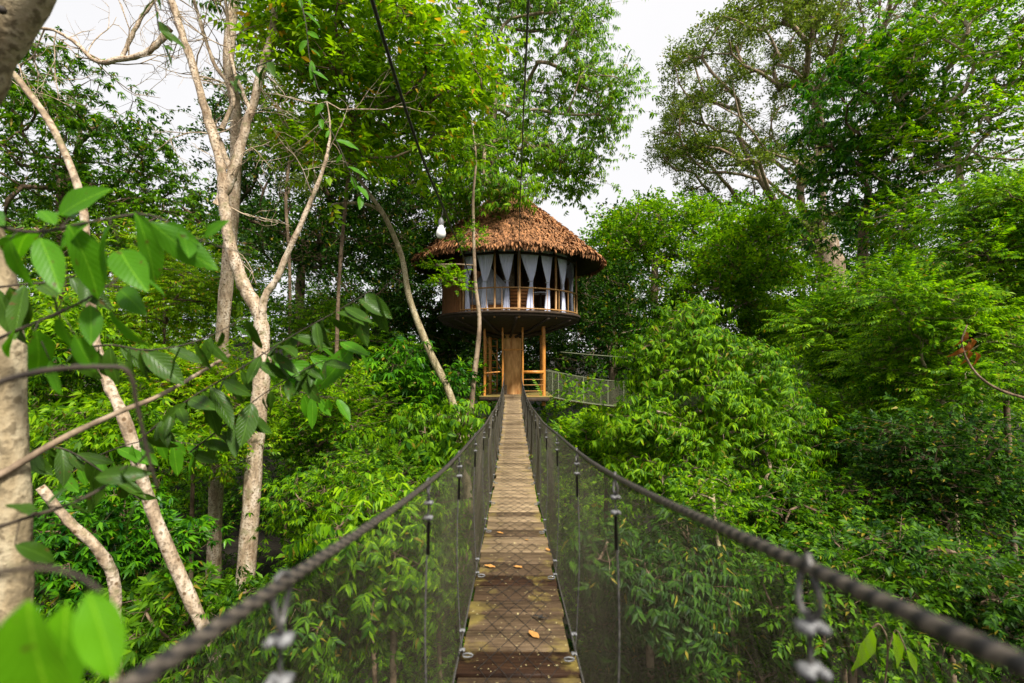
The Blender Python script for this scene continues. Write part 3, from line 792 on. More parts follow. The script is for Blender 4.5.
# ------------------------------------------------------------------ landing under the house
ZD = float(deck(END)); 
M['bare'] = simple_mat('bare_orange_trunk', (.36, .15, .04), (.72, .40, .15), 2.2, .7, stretch=(3, 3, .8), bump=.5, bd=.02)
M['orange'] = simple_mat('varnished_post', (.36, .13, .022), (.62, .27, .05), 4, .45, stretch=(4, 4, .7))
ld = thing('landing', 'small timber landing with orange posts round the trunk at the end of the bridge', 'platform', (0, D, ZD))
b = MB().box((.15, D + .05, ZD - .09), (2.75, 3.3, .14), None, .01); b.build('platform_deck', M['darkwood'], ld)
b = MB()
for k in range(15): b.box((.15, D - 1.5 + k * .222, ZD + .004), (2.8, .19, .035), None, .004)
b.build('boards', M['plank'], ld).color = (.5, .5, .5, 1)
def xat(px, d): return float(T(px, 360, d)[0])
for px, d, rd in ((543.5, 19.2, .075), (484.5, 19.3, .05), (490, 20.6, .07), (502.5, 18.9, .035), (522.5, 18.9, .035), (541, 22.0, .06)):
    x = xat(px, d); top = ZF - .2 if px not in (502.5, 522.5) else ZF - .5
    MB().tube(spline([(x, d, ZD - (.35 if rd > .04 else 0)), (x + .01, d, ZD + 1.2), (x, d, top)], 6), rd, 8).build('post', M['orange'], ld, smooth=True)
xr, xl = xat(543.5, 19.2), xat(522.5, 18.9)
MB().box(((xr + xl) / 2, 19.1, Z(372, 19.1)), (xr - xl, .07, .11), None, .01).build('top_rail', M['orange'], ld)
for k, py in enumerate((379.5, 385, 391, 396)):
    MB().tube([(xl, 19.0, Z(py, 19.0)), (xr, 19.15, Z(py, 19.1))], .018, 6).build('rail', M['bamboo'], ld)
MB().tube([(xat(502, 18.9), 18.85, Z(350, 18.9)), (xat(523, 18.9), 18.85, Z(349.5, 18.9))], .03, 6).build('cross_bar', M['orange'], ld)
xl2 = xat(484.5, 19.3); x3 = xat(502.5, 18.9)
MB().tube([(xl2, 19.25, Z(373, 19.3)), (x3, 19.0, Z(371.5, 19.0))], .03, 6).build('top_rail', M['orange'], ld)
MB().tube([(xl2, 19.35, Z(336, 19.3)), (x3, 19.1, Z(372, 19.1))], .018, 5).build('brace', M['bamboo'], ld)
st = thing('staircase', 'short orange wooden ladder stair left of the trunk rising to the treehouse', 'stairs', (xat(492, 21), 21.0, ZD))
for s in (-.22, .22): MB().box((xat(492, 21) + s, 20.9, (ZD + ZF) / 2 - .1), (.05, .12, ZF - ZD), None, .006).build('stringer', M['orange'], st)
for k in range(9): MB().box((xat(492, 21), 20.88, ZD + .18 + k * .3), (.42, .16, .035), None, .004).build('step', M['orange'], st)

# ------------------------------------------------------------------ second bridge going off to the right
b2 = thing('suspension_bridge', 'distant net sided footbridge running right from the landing behind the bright bush', 'footbridge', T(545, 397, 19.6))
def b2p(t):
    x0, x1 = xat(545, 19.6), 13.2
    x = x0 + (x1 - x0) * t; y = 19.6 + 3.4 * t
    z = ZD + (.55 * t) - 4 * .82 * t * (1 - t)
    return np.array([x, y, z])
tt = np.linspace(0, 1, 40); lo = np.array([b2p(t) for t in tt]); nv_ = np.array([-.28, .96, 0]) * .32
M['net2'] = simple_mat('pale_net_wire', (.07, .08, .04), (.14, .15, .085), 20, .8, bump=0)
for s in (-1, 1):
    hi = lo + np.array([0, 0, 1.0]); b = MB()
    b.tube(hi + nv_ * s, .022, 6); b.tube(lo + nv_ * s, .03, 6); b.build('edge_cable', M['net2'], b2, smooth=True)
    b = MB(); s0 = np.arange(-.08, 1.08, .0028)
    for dr in (-1, 1):
        h = np.linspace(0, 1, 5); ta = np.clip(s0[:, None] + dr * h[None] * .04, 0, 1)
        q = np.stack([np.interp(ta, tt, lo[:, k]) for k in range(3)], -1); q[..., 2] += h[None]; q += nv_ * s
        wires(b, q, .0021)
    b.build('side_net', M['net2'], b2)
for k in range(12):
    t = .035 + k * .085; p = b2p(t)
    for s in (-1, 1): MB().tube([p + nv_ * s, p + nv_ * s + np.array([0, 0, 1.0])], .017, 5).build('stanchion', M['net2'], b2)
b = MB()
for k in range(70):
    p = b2p((k + .5) / 70); b.box(p - np.array([0, 0, .03]), (.17, .62, .03))
b.build('walkway', M['plank'], b2).color = (.4, .4, .4, 1)

# ------------------------------------------------------------------ cables and the bulb
c = spline([T(358, -50, 2.1), T(372, 0, 2.3), T(400, 92, 2.9), T(425, 165, 3.6), T(443, 207, 4.4), T(450, 225, 5.6), T(465, 262, 9.0), T(482, 315, 17.5)], 10)
MB().tube(c, .0105, 6).build('overhead_cable', M['black'])
tag(bpy.data.objects['overhead_cable'], 'thick black cable slanting down from the top of the picture past the light bulb', 'cable')
c = spline([T(530, -40, 4.0), T(527, 30, 5), T(522, 150, 10), T(519, 240, 16.0), T(518, 300, 18.0)], 8)
o = MB().tube(c, .014, 5).build('overhead_cable', M['cable']); tag(o, 'thin dark cable hanging almost upright in front of the thatched roof', 'cable')
c = spline([T(560, 352, 21), T(600, 355.5, 21), T(645, 358, 21.5), T(700, 355, 22), T(745, 351, 22.5), T(836, 352, 24)], 6)
o = MB().tube(c, .022, 5).build('overhead_cable', M['net2']); tag(o, 'pale level cable strung above the distant footbridge towards the big trunk', 'cable')
P0 = T(441, 231, 4.3)
lb = thing('light_bulb', 'white glass light bulb hanging in a grey socket from the slanting black cable', 'light bulb', P0)
M['glass'] = simple_mat('frosted_bulb', (.72, .71, .66), (.80, .79, .74), 5, .2, spec=.5, bump=0)
prof = [(.0015, -.052), (.013, -.050), (.023, -.044), (.030, -.033), (.033, -.020), (.0315, -.006), (.027, .006), (.021, .018), (.016, .030), (.014, .040), (.0135, .046)]
b = MB(); b.tube([P0 + np.array([0, 0, z * 1.3]) for r_, z in prof], [r_ * 1.3 for r_, z in prof], 16, False); b.build('bulb', M['glass'], lb, smooth=True)
M['socket'] = simple_mat('grey_socket', (.08, .08, .08), (.16, .16, .16), 30, .5)
prof = [(.0165, .038), (.018, .042), (.017, .072), (.010, .082), (.004, .090)]
b = MB(); b.tube([P0 + np.array([0, 0, z * 1.3]) for r_, z in prof], [r_ * 1.3 for r_, z in prof], 14); b.build('socket', M['socket'], lb, smooth=True)
b = MB(); b.tube([P0 + np.array([0, 0, .112]), P0 + np.array([.01, .01, .15]), T(443, 207.5, 4.4)], .0028, 5); b.build('lead', M['black'], lb)

# ------------------------------------------------------------------ trees and shrubs that stand apart
# the tree that carries the house
tree('host_tree', 'tall spreading tree whose orange trunk carries the treehouse and whose crown rises above its roof', 'tree',
     [(512, 520, D), (512.5, 395, D), (511, 330, D), (506, 260, D), (498, 200, D + .2), (488, 150, D + .4), (495, 95, D + .5)], .40, .20,
     [(535, 50, 22, 72, 62, 3, 50), (568, 118, 22, 56, 52, 3, 44), (470, 110, 21, 50, 55, 3, 26), (612, 102, 21.5, 24, 16, 2, 8), (520, 165, 22.5, 62, 30, 3, 26),
      (578, 172, 22, 26, 16, 2, 9), (450, 175, 21, 28, 32, 2, 12), (488, 190, 17.8, 30, 16, .8, 16), (455, 205, 18, 20, 12, .6, 7), (505, 158, 20, 50, 22, 2, 20), (560, 5, 22, 48, 34, 3, 22), (500, 0, 21, 60, 40, 3, 20)],
     'droop', .22, 20, .85, 'bright', 'tan_bark', 0, 1, tip=.018, maxr=.17, sides=12)
h = bpy.data.objects['trunk']
b = MB(); st = spline([T(512.5, 470, D), T(512.5, 395, D), T(512, 325, D)], 8)
b.tube(st + np.array([.004, -.006, 0]), .385 + .012 * np.sin(np.arange(len(st)) * 1.3), 20)
b.build('bare_trunk', M['bare'], bpy.data.objects['host_tree'], smooth=True)

tree('slender_tree', 'slim pale sapling with a small fork standing in front of the treehouse wall', 'tree',
     [(464, 560, 12), (468, 470, 12), (472, 400, 12), (480, 328, 12), (476, 280, 12), (474, 200, 12), (477, 160, 12), (472, 120, 12)], .085, .014,
     [(452, 282, 11.6, 16, 9, .4, 7), (468, 236, 11.8, 14, 8, .4, 5), (478, 150, 12, 26, 22, .8, 10), (438, 268, 11.5, 8, 6, .3, 3)],
     'simple', .085, 10, .17, 'bright', 'tan_bark', 0, 2, tip=.007, maxr=.04)
tree('leaning_tree', 'thin mottled tree leaning left beside the treehouse, lichen spotted bark', 'tree',
     [(472, 520, 11), (455, 412, 11), (430, 352, 11), (411, 302, 11), (402, 256, 11), (385, 216, 11), (366, 188, 11), (350, 160, 11), (344, 125, 11)], .10, .02,
     [(345, 110, 11, 30, 40, 1, 10)], 'simple', .2, 10, .5, 'mid', 'mott_bark', 0, 3, tip=.01,
     extra=lambda b, r: b.tube(spline([T(385, 216, 11), T(372, 206, 11), T(352, 203, 10.8), T(330, 205, 10.6)], 6), [.035] * 18 + [.01], 6))

def pale_extra(b, r):
    def limb(pts, r0, r1, d=8, n=7):
        st = spline([T(p[0], p[1], p[2] if len(p) > 2 else d) for p in pts], n); st = st + np.cumsum(r.normal(0, .012, st.shape), 0) * .6
        b.tube(st, np.linspace(r0, r1, len(st)) * (1 + .07 * r.normal(0, 1, len(st))), 8); return st
    A = limb([(261, 352), (257, 316), (243, 290), (233, 268), (225, 240), (219, 205), (217, 180), (205, 140), (188, 85), (168, 25), (150, -40)], .118, .05)
    B = limb([(260, 330), (264, 300), (283, 272), (306, 222), (328, 168), (334, 138), (331, 105)], .075, .008)
    Cc = limb([(218, 205), (233, 168), (247, 122), (258, 85), (270, 40), (284, -40)], .085, .05)
    Dd = limb([(234, 180, 8.2), (222, 148, 8.3), (207, 108, 8.4), (192, 60, 8.3), (170, 0, 8.1), (160, -40, 8)], .05, .03)
    E = limb([(170, 28), (150, 50), (120, 60), (98, 60), (70, 35), (40, 22), (10, 25)], .055, .014)
    G = limb([(122, 59), (135, 28), (150, 5), (165, -30)], .035, .02)
    H = limb([(222, 130, 8.2), (232, 95, 8.4), (212, 60, 8.6), (196, 10, 8.6), (190, -40, 8.6)], .04, .025)
    K = limb([(250, 110, 8), (232, 70, 8), (226, 30, 8.1), (222, -30, 8.1)], .035, .02)
    # bare twigs
    def twig(p, dirv, L, rad, depth):
        k = 6; q = [p]; d_ = dirv / np.linalg.norm(dirv)
        for i in range(k):
            d_ = d_ + r.normal(0, .22, 3) * np.array([1, .6, 1]); d_ /= np.linalg.norm(d_); q.append(q[-1] + d_ * L / k)
        b.tube(np.array(q), np.linspace(rad, rad * .35, k + 1), 4, False)
        if depth:
            for i in (2, 3, 4, 5):
                if r.random() < .75: twig(q[i], d_ + r.normal(0, .8, 3), L * r.uniform(.45, .7), rad * .55, depth - 1)
    for S, n in ((A[28:], 7), (Cc[14:], 4), (Dd[10:], 5), (E[8:], 12), (H[8:], 5), (B[24:], 6), (K, 4)):
        for i in range(n):
            p = S[int(r.integers(0, len(S)))]; twig(p, r.normal(0, 1, 3) * np.array([1, .5, .8]) + np.array([-.35, 0, 0]), r.uniform(.6, 1.5), .013, 2)
tree('pale_tree', 'pale barked forking tree with bare twiggy boughs left of the treehouse', 'tree',
     [(230, 720, 8), (238, 640, 8), (247, 560, 8), (256, 430, 8), (262, 365, 8), (260, 340, 8)], .145, .118,
     [], 'droop', .14, 7, .28, 'mid', 'pale_bark', 0, 4, tip=.008, extra=pale_extra, maxr=.03, sides=12)
tree('pale_tree', 'straight pale trunk standing just behind the fork of the twiggy tree', 'tree',
     [(214, 560, 9.5), (222, 350, 9.4), (230, 262, 9.3), (236, 190, 9.3), (237, 110, 9.3), (230, 60, 9.4), (240, -30, 9.4)], .13, .09,
     [(250, 20, 9.4, 45, 35, 1, 8)], 'droop', .15, 8, .3, 'mid', 'pale_bark', 0, 5, maxr=.05)
tree('near_tree', 'thick blurred tan trunk rising at the left edge of the picture', 'tree',
     [(16, 820, 1.7), (12, 690, 1.7), (8, 520, 1.7), (2, 380, 1.7), (-8, 270, 1.7), (-34, 190, 1.7), (-34, 130, 1.65), (-10, 60, 1.6), (18, 10, 1.56), (52, -60, 1.5)], .053, .060, [], 'simple', .1, 1, .1, 'mid', 'near_bark', 0, 6, sides=16)
tree('thin_tree', 'thin crooked light tree with peeling mottled bark behind the foreground leaves at left', 'tree',
     [(245, 720, 4.6), (205, 628, 4.4), (178, 568, 4.3), (152, 505, 4.2), (128, 425, 4.1), (108, 380, 4.1), (95, 330, 4.05), (90, 270, 4), (84, 200, 4), (58, 132, 4), (24, 82, 4), (-20, 30, 4)], .058, .020,
     [(-30, 20, 4, 20, 20, .3, 3)], 'simple', .09, 6, .15, 'mid', 'pale_bark', 0, 7, sides=10)
tree('broken_branch', 'pale broken bent stem with a snapped upper end at lower left', 'branch',
     [(118, 720, 4.2), (116, 640, 4.2), (115, 580, 4.2), (98, 548, 4.1), (68, 520, 4.0), (40, 487, 3.9)], .052, .030, [], 'simple', .09, 6, .15, 'mid', 'pale_bark', 0, 8, sides=10)
tree('fallen_stick', 'long grey stick slanting up to the right across the foreground leaves at left', 'stick',
     [(-40, 492, 1.6), (0, 475, 1.65), (60, 440, 1.75), (120, 412, 1.85), (165, 393, 1.95), (230, 355, 2.2)], .013, .007, [], 'simple', .09, 6, .15, 'mid', 'tan_bark', 0, 9)

kn = MB(); t_ = np.linspace(-1, 1, 7); kn.tube(np.array([T(19 + 3 * q, 22 - 3 * q, 1.545) + np.array([0, -.054, 0]) for q in t_]), .011 * np.sqrt(1.001 - t_**2) + .001, 10)
kn.build('knot', M['twig'], bpy.data.objects['near_tree'], smooth=True)

# left side
tree('leafy_tree', 'dark green tree with drooping leaf whorls in the upper left, sky showing through it', 'tree',
     [(60, 620, 13.5), (58, 400, 13.5), (62, 260, 13.5), (65, 180, 13.5)], .2, .13,
     [(55, 95, 13.5, 75, 45, 2, 36), (95, 165, 13.5, 75, 55, 2.2, 46), (20, 180, 13, 60, 55, 2, 32), (150, 200, 14, 45, 35, 2, 22), (20, 75, 13, 40, 35, 2, 14), (170, 235, 14, 60, 30, 2, 20), (60, 260, 13, 80, 40, 2, 26)],
     'whorl', .17, 15, .55, 'mid', 'brown_bark', 0, 20, tip=.014)
tree('leafy_tree', 'broad tree with large yellow green leaves filling the top left of centre', 'tree',
     [(330, 620, 10.5), (335, 420, 10.3), (338, 300, 10), (345, 205, 9.8), (352, 140, 9.6)], .04, .035,
     [(370, 45, 9.2, 80, 62, 1.6, 58), (425, 60, 9.6, 60, 55, 1.4, 36), (320, 95, 9.4, 48, 65, 1.5, 34), (400, 130, 9.8, 55, 42, 1.3, 26), (300, 10, 9, 45, 45, 1.2, 20), (445, 100, 9.8, 30, 25, 1, 9), (340, 165, 9.6, 40, 28, 1, 12)],
     'simple', .155, 11, .42, 'lime', 'brown_bark', 1, 21, tip=.011)
tree('leafy_tree', 'shaded small leaved tree in the gap between the pale fork and the leaning tree', 'tree',
     [(300, 560, 19), (305, 400, 19), (300, 300, 19), (305, 240, 19)], .26, .15,
     [(300, 215, 18, 75, 62, 3, 55), (360, 255, 19, 60, 60, 3, 46), (395, 200, 18, 45, 55, 3, 34), (260, 150, 18, 45, 45, 3, 24), (330, 160, 17, 60, 30, 2.4, 22), (430, 150, 19, 40, 60, 3, 26)],
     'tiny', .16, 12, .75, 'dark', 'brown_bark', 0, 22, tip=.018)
tree('leafy_tree', 'olive crowned tree with pale bare twigs behind the right bough of the pale fork', 'tree',
     [(285, 560, 14), (290, 300, 14), (286, 200, 14), (290, 160, 14)], .055, .04,
     [(300, 150, 13.5, 50, 40, 1.5, 30), (275, 110, 13.5, 35, 50, 1.5, 16)],
     'tiny', .09, 10, .4, 'grey', 'brown_bark', 0, 23, tip=.011)
def shrub(name, label, px, py, d, rx, ry, rd, n, kind, L, nper, rc, leaf, seed, lod=0, cat='shrub', hang=0.0, lobes=5, bark='brown_bark', foot=None, flat=.6, spread=.62):
    """a many stemmed bush: uneven lobes round (px, py, d)"""
    r = np.random.default_rng(seed); e = [(px, py, d, rx * .6, ry * .6, rd * .6, int(n * .35))]
    for k in range(lobes):
        a = 2 * math.pi * (k + r.uniform(-.3, .3)) / lobes
        e.append((px + rx * spread * math.cos(a), py + ry * spread * math.sin(a), d + r.uniform(-.5, .5) * rd, rx * r.uniform(.38, .6), ry * r.uniform(.35, .55), rd * .5, int(n * .65 / lobes) + 1))
    g0 = T(px, py, d); zb = min(float(gz(g0[0], g0[1])), g0[2] - .8)
    st = [np.array([g0[0] + .1, g0[1], zb, 0]), np.array([g0[0], g0[1], (zb + g0[2]) / 2, 0]), np.array([g0[0], g0[1], g0[2] - ry * d / F * .2, 0])]
    nper = int(nper * 1.5); L = L * 1.12
    return tree(name, label, cat, st, min(.04, max(.025, rx * d / F * .05)), .035, e, kind, L, nper, rc, leaf, bark, lod, seed, hang=hang, tip=.007, flat=flat)
shrub('shrub', 'sunlit yellow green bush behind the foreground leaves, below the pale fork', 165, 300, 11.5, 85, 62, 1.8, 85, 'pinnate', .075, 12, .38, 'lime', 30)
shrub('shrub', 'low yellow green sprays right of the pale fork, under the shaded tree', 330, 335, 12, 60, 38, 1.4, 44, 'pinnate', .075, 11, .36, 'bright', 31)
shrub('shrub', 'glossy bush with drooping leaf whorls below the leaning tree and left of the bridge end', 400, 392, 11.5, 62, 46, 1.6, 80, 'whorl', .155, 9, .33, 'deep', 32)
shrub('shrub', 'bright bush of narrow hanging leaves against the left handrail', 438, 440, 8.5, 40, 38, .9, 46, 'droop', .12, 9, .26, 'bright', 33, hang=.3)
shrub('shrub', 'bright small leaved bush in the middle left distance right of the pale trunk', 335, 425, 9.5, 62, 52, 1.5, 90, 'simple', .075, 11, .30, 'bright', 34)
shrub('shrub', 'yellow green bush left of the pale trunk at mid height', 195, 415, 8.7, 72, 62, 1.2, 120, 'simple', .08, 11, .30, 'lime', 35)
shrub('shrub', 'green bush with hanging leaf clusters at the far left behind the blurred trunk', 60, 360, 8.5, 75, 62, 1.5, 80, 'whorl', .12, 10, .32, 'bright', 36)
shrub('shrub', 'glossy bush with leaf fans between the broken stem and the crooked tree', 105, 545, 5.8, 85, 60, .9, 90, 'whorl', .105, 9, .22, 'deep', 37, lod=1)
shrub('shrub', 'mid green bush below the crooked tree at mid left', 120, 455, 7.2, 85, 50, 1.2, 80, 'whorl', .11, 9, .28, 'bright', 38, lod=0)
shrub('shrub', 'bright bush with leaf fans just right of the foot of the pale trunk', 345, 505, 6.8, 62, 46, 1.0, 85, 'whorl', .078, 10, .24, 'bright', 39, lod=1)
shrub('shrub', 'dense bush with long narrow leaves seen through the left net', 395, 560, 4.6, 70, 75, .8, 110, 'droop', .078, 10, .20, 'bright', 40, lod=1, hang=.35)
shrub('shrub', 'large leaved bush in shade below the left handrail', 285, 632, 4.6, 70, 48, .8, 85, 'droop', .075, 10, .19, 'mid', 41, lod=1, hang=.2)
shrub('shrub', 'dark bush in the lower left behind the blurred bright leaves', 165, 640, 5.0, 70, 50, .9, 70, 'whorl', .095, 9, .20, 'mid', 42, lod=1)
shrub('shrub', 'feathery bush at mid left between pale trunk and handrail', 375, 485, 8.0, 50, 40, 1.2, 60, 'pinnate', .06, 10, .28, 'mid', 43)

# right side
tree('leafy_tree', 'bright green bushy tree with drooping tips standing right of the footbridge', 'tree',
     [(706, 700, 7.2), (704, 560, 7.2), (700, 470, 7.2), (703, 400, 7.2), (692, 350, 7.2)], .055, .03,
     [(690, 335, 7.2, 30, 30, .5, 24), (662, 362, 7.2, 30, 28, .6, 24), (730, 372, 7.2, 42, 36, .6, 34), (690, 392, 7.0, 52, 36, .7, 40), (640, 424, 7.2, 26, 20, .5, 12), (762, 402, 7.2, 38, 30, .6, 24),
      (655, 436, 6.9, 46, 36, .6, 32), (738, 448, 6.9, 50, 40, .6, 38), (690, 490, 6.7, 55, 40, .6, 34), (790, 432, 7.2, 24, 24, .5, 10), (768, 500, 6.8, 34, 34, .5, 18), (640, 478, 6.9, 28, 26, .5, 12), (725, 545, 6.6, 40, 30, .5, 16)],
     'droop', .088, 17, .21, 'bright', 'tan_bark', 1, 50, hang=.12, tip=.006, maxr=.03)
shrub('shrub', 'light green bush under the distant footbridge on the right of the planks', 606, 446, 8.4, 44, 28, .9, 60, 'simple', .075, 10, .24, 'bright', 51, lod=0)
shrub('shrub', 'tangled mid green bush behind the middle of the right handrail', 820, 520, 6.4, 80, 46, 1.0, 100, 'simple', .062, 9, .22, 'mid', 52, lod=0)
shrub('shrub', 'small leaved bush right of the bright drooping tree at mid height', 835, 440, 8.2, 60, 52, 1.2, 100, 'simple', .07, 10, .25, 'bright', 53)
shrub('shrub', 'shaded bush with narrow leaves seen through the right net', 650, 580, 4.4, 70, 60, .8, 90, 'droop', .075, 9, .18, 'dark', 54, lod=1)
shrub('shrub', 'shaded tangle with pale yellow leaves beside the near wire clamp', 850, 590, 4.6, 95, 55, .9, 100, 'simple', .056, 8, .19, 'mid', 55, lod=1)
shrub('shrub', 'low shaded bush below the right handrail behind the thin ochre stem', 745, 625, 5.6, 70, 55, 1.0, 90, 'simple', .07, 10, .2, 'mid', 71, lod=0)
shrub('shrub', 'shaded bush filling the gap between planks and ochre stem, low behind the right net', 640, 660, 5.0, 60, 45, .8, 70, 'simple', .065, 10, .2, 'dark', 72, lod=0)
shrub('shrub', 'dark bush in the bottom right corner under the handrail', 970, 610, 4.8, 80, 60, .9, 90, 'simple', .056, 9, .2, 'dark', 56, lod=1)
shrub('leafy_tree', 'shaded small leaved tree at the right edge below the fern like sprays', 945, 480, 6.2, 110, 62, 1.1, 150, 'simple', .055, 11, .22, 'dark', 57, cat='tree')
shrub('leafy_tree', 'light feathery tree with fern like sprays at the right edge of the picture', 950, 345, 7.5, 100, 66, 1.3, 190, 'pinnate', .062, 10, .26, 'bright', 58, cat='tree', bark='mott_bark', flat=.45)
shrub('leafy_tree', 'bright feathery tree spreading below the great emergent trunk', 880, 345, 10.5, 76, 76, 1.8, 190, 'pinnate', .085, 10, .34, 'bright', 59, cat='tree', flat=.5)
shrub('leafy_tree', 'layered bright feathery boughs entering high at the right edge', 1000, 235, 7.8, 60, 56, 1.0, 90, 'pinnate', .065, 10, .28, 'bright', 60, cat='tree', flat=.4)
def em(b, r):
    pass
tree('emergent_tree', 'giant tree with a wide airy olive crown and bare radiating boughs at upper right', 'tree',
     [(838, 520, 30), (836, 400, 30), (834, 330, 30), (830, 270, 30), (822, 240, 30)], 1.05, .7,
     [(745, 80, 30, 78, 66, 6, 78), (700, 135, 30, 40, 40, 4, 34), (800, 40, 30, 70, 50, 6, 60), (740, 185, 30, 55, 22, 4, 24), (860, 20, 30, 60, 40, 6, 40), (775, 240, 30, 45, 25, 4, 22), (830, 120, 30, 60, 60, 5, 40), (690, 165, 30, 28, 20, 3, 14)],
     'tiny', .19, 17, .72, 'grey', 'tan_bark', 0, 61, tip=.036, maxr=.24, sides=14, rootw=.7, lo=.72, below=.3, droop=.0, step=.9)
tree('leafy_tree', 'dark broad leaved tree standing in front of the giant crown at upper right', 'tree',
     [(868, 560, 17), (866, 360, 17), (862, 250, 17), (868, 190, 17)], .22, .12,
     [(855, 110, 16.5, 52, 48, 2, 44), (880, 165, 16.5, 60, 42, 2, 40), (835, 160, 17, 35, 38, 2, 22), (905, 75, 17, 50, 55, 2, 26), (860, 225, 17, 60, 35, 2, 28)],
     'whorl', .24, 11, .62, 'deep', 'brown_bark', 0, 62, tip=.015)
tree('leafy_tree', 'tall light leaved tree with pale branches in the upper right corner', 'tree',
     [(985, 560, 14), (975, 330, 14), (962, 200, 14), (955, 120, 14)], .09, .07,
     [(965, 60, 13.5, 70, 55, 2, 52), (1010, 130, 13.5, 50, 60, 2, 40), (930, 150, 14, 45, 50, 2, 34), (920, 20, 14, 60, 35, 2, 24), (940, 230, 13.5, 60, 40, 2, 34), (1020, 30, 13, 40, 50, 2, 24)],
     'simple', .15, 12, .50, 'bright', 'pale_bark', 0, 63, tip=.016)
tree('leafy_tree', 'round crowned tree with sky showing through right of the treehouse roof', 'tree',
     [(660, 480, 27), (658, 360, 27), (655, 300, 27), (655, 262, 27)], .28, .18,
     [(650, 228, 27, 52, 26, 3.5, 50), (618, 250, 27, 28, 26, 3, 26), (690, 240, 27, 34, 34, 3, 36), (655, 270, 27, 50, 28, 3, 24)],
     'tiny', .23, 10, .75, 'bright', 'tan_bark', 0, 64, tip=.022)
tree('leafy_tree', 'dark dense tree between the round crowned tree and the giant trunk', 'tree',
     [(745, 500, 23), (745, 380, 23), (748, 300, 23)], .3, .18,
     [(740, 262, 22.5, 48, 38, 2.6, 55), (715, 300, 22.5, 40, 35, 2.6, 34), (778, 300, 22.5, 42, 42, 2.6, 48), (790, 340, 22, 40, 35, 2.4, 34), (750, 225, 23, 30, 20, 2, 12)],
     'tiny', .2, 12, .75, 'bright', 'brown_bark', 0, 65, tip=.02)
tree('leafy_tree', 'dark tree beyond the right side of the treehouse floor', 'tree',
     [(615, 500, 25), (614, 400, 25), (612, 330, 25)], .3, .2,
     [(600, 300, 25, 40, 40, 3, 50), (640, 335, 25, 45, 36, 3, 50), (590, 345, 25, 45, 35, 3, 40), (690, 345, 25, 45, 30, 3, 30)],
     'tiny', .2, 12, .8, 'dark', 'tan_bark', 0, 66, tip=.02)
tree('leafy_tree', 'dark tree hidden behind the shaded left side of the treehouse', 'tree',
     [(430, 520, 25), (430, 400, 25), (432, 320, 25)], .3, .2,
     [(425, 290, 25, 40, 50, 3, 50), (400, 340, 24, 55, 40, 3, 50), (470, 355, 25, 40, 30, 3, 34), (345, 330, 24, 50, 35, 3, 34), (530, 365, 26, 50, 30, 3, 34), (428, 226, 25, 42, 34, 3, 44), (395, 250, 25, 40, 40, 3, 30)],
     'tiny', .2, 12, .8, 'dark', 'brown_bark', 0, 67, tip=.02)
tree('young_tree', 'thin ochre stem rising among shaded leaves behind the right handrail', 'tree',
     [(742, 740, 4.9), (736, 660, 4.9), (724, 570, 4.9), (716, 530, 5.1), (712, 480, 5.6)], .028, .016,
     [(712, 500, 5.1, 25, 25, .3, 14)], 'simple', .055, 8, .14, 'bright', 'mott_bark', 0, 68, tip=.004)
# big yellowish leaves low on the right
bl = thing('broad_leaf_plant', 'plant with two long drooping yellow green leaves at lower right beside the handrail', 'plant', T(880, 700, 3.2))
for (px, py, a, L) in ((872, 628, -.35, .30), (893, 632, .25, .24), (906, 650, .6, .18)):
    b = MB(); v, f, uv = blade(L, L * .34, 2, .3, .3, .02)
    b.add(place(v, T(px, py, 3.2), (a, -.15, -1), (.15, -.9, .3)), f, uv); b.build('leaf', M['lime'], bl)
b = MB(); b.tube(spline([T(880, 720, 3.3), T(888, 650, 3.25), T(880, 625, 3.2), T(872, 628, 3.2)], 5), .006, 5)
b.tube(spline([T(888, 650, 3.25), T(896, 630, 3.22), T(906, 650, 3.2)], 5), .005, 5); b.build('stem', M['brown_bark'], bl)

# ------------------------------------------------------------------ foreground boughs
M['limeleaf'] = leaf_mat('leaf_translucent_lime', (.05, .19, .004), (.12, .33, .006), (.25, .45, .01), trans=.4, veins=True, odd_at=2, rough=.5, spec=.12)
def bough(label, pts, r0, leaves, leaf, mat='twig', seed=1, wide=.42, lod=3, fold=.3, droop=.25, vary=1.0):
    """pts: the twig; leaves: (px, py, d, direction px, direction py, length in pixels, facing)"""
    st = spline([T(*p) for p in pts], 6)
    root = thing('leafy_branch', label, 'branch', st[0], None)
    r = np.random.default_rng(seed)
    tb = MB(); tb.tube(st, np.linspace(r0, r0 * .4, len(st)) * (1 + .1 * r.normal(0, 1, len(st))), 7)
    for i, (px, py, d, dx, dy, L) in enumerate(leaves):
        a = T(px, py, d); e = T(px + dx, py + dy, d); L_ = L * d / F
        yd = (e - a); yd /= np.linalg.norm(yd); yd = yd + vary * np.array([0, r.uniform(-.7, .7), 0]); L_ *= r.uniform(.8, 1.15) if vary > .5 else 1
        up = np.array([vary * r.uniform(-.9, .9), -.7 + vary * r.uniform(-.5, .5), .65 + vary * r.uniform(-.5, .5)])
        v, f, uv = blade(L_, L_ * wide * r.uniform(.72, 1.05), lod, fold, droop * r.uniform(.5, 1.4), .012)
        b = MB(); b.add(place(v, a, yd, up), f, uv); b.build('leaf', M[leaf], root, smooth=True)
        k = int(np.argmin(np.linalg.norm(st - a, axis=1)))
        if np.linalg.norm(st[k] - a) > .004: tb.tube(np.array([st[k], (st[k] + a) / 2 + np.array([0, 0, .1 * np.linalg.norm(st[k] - a)]), a]), r0 * .32, 4)
    tb.build('stem', M[mat], root, smooth=True)
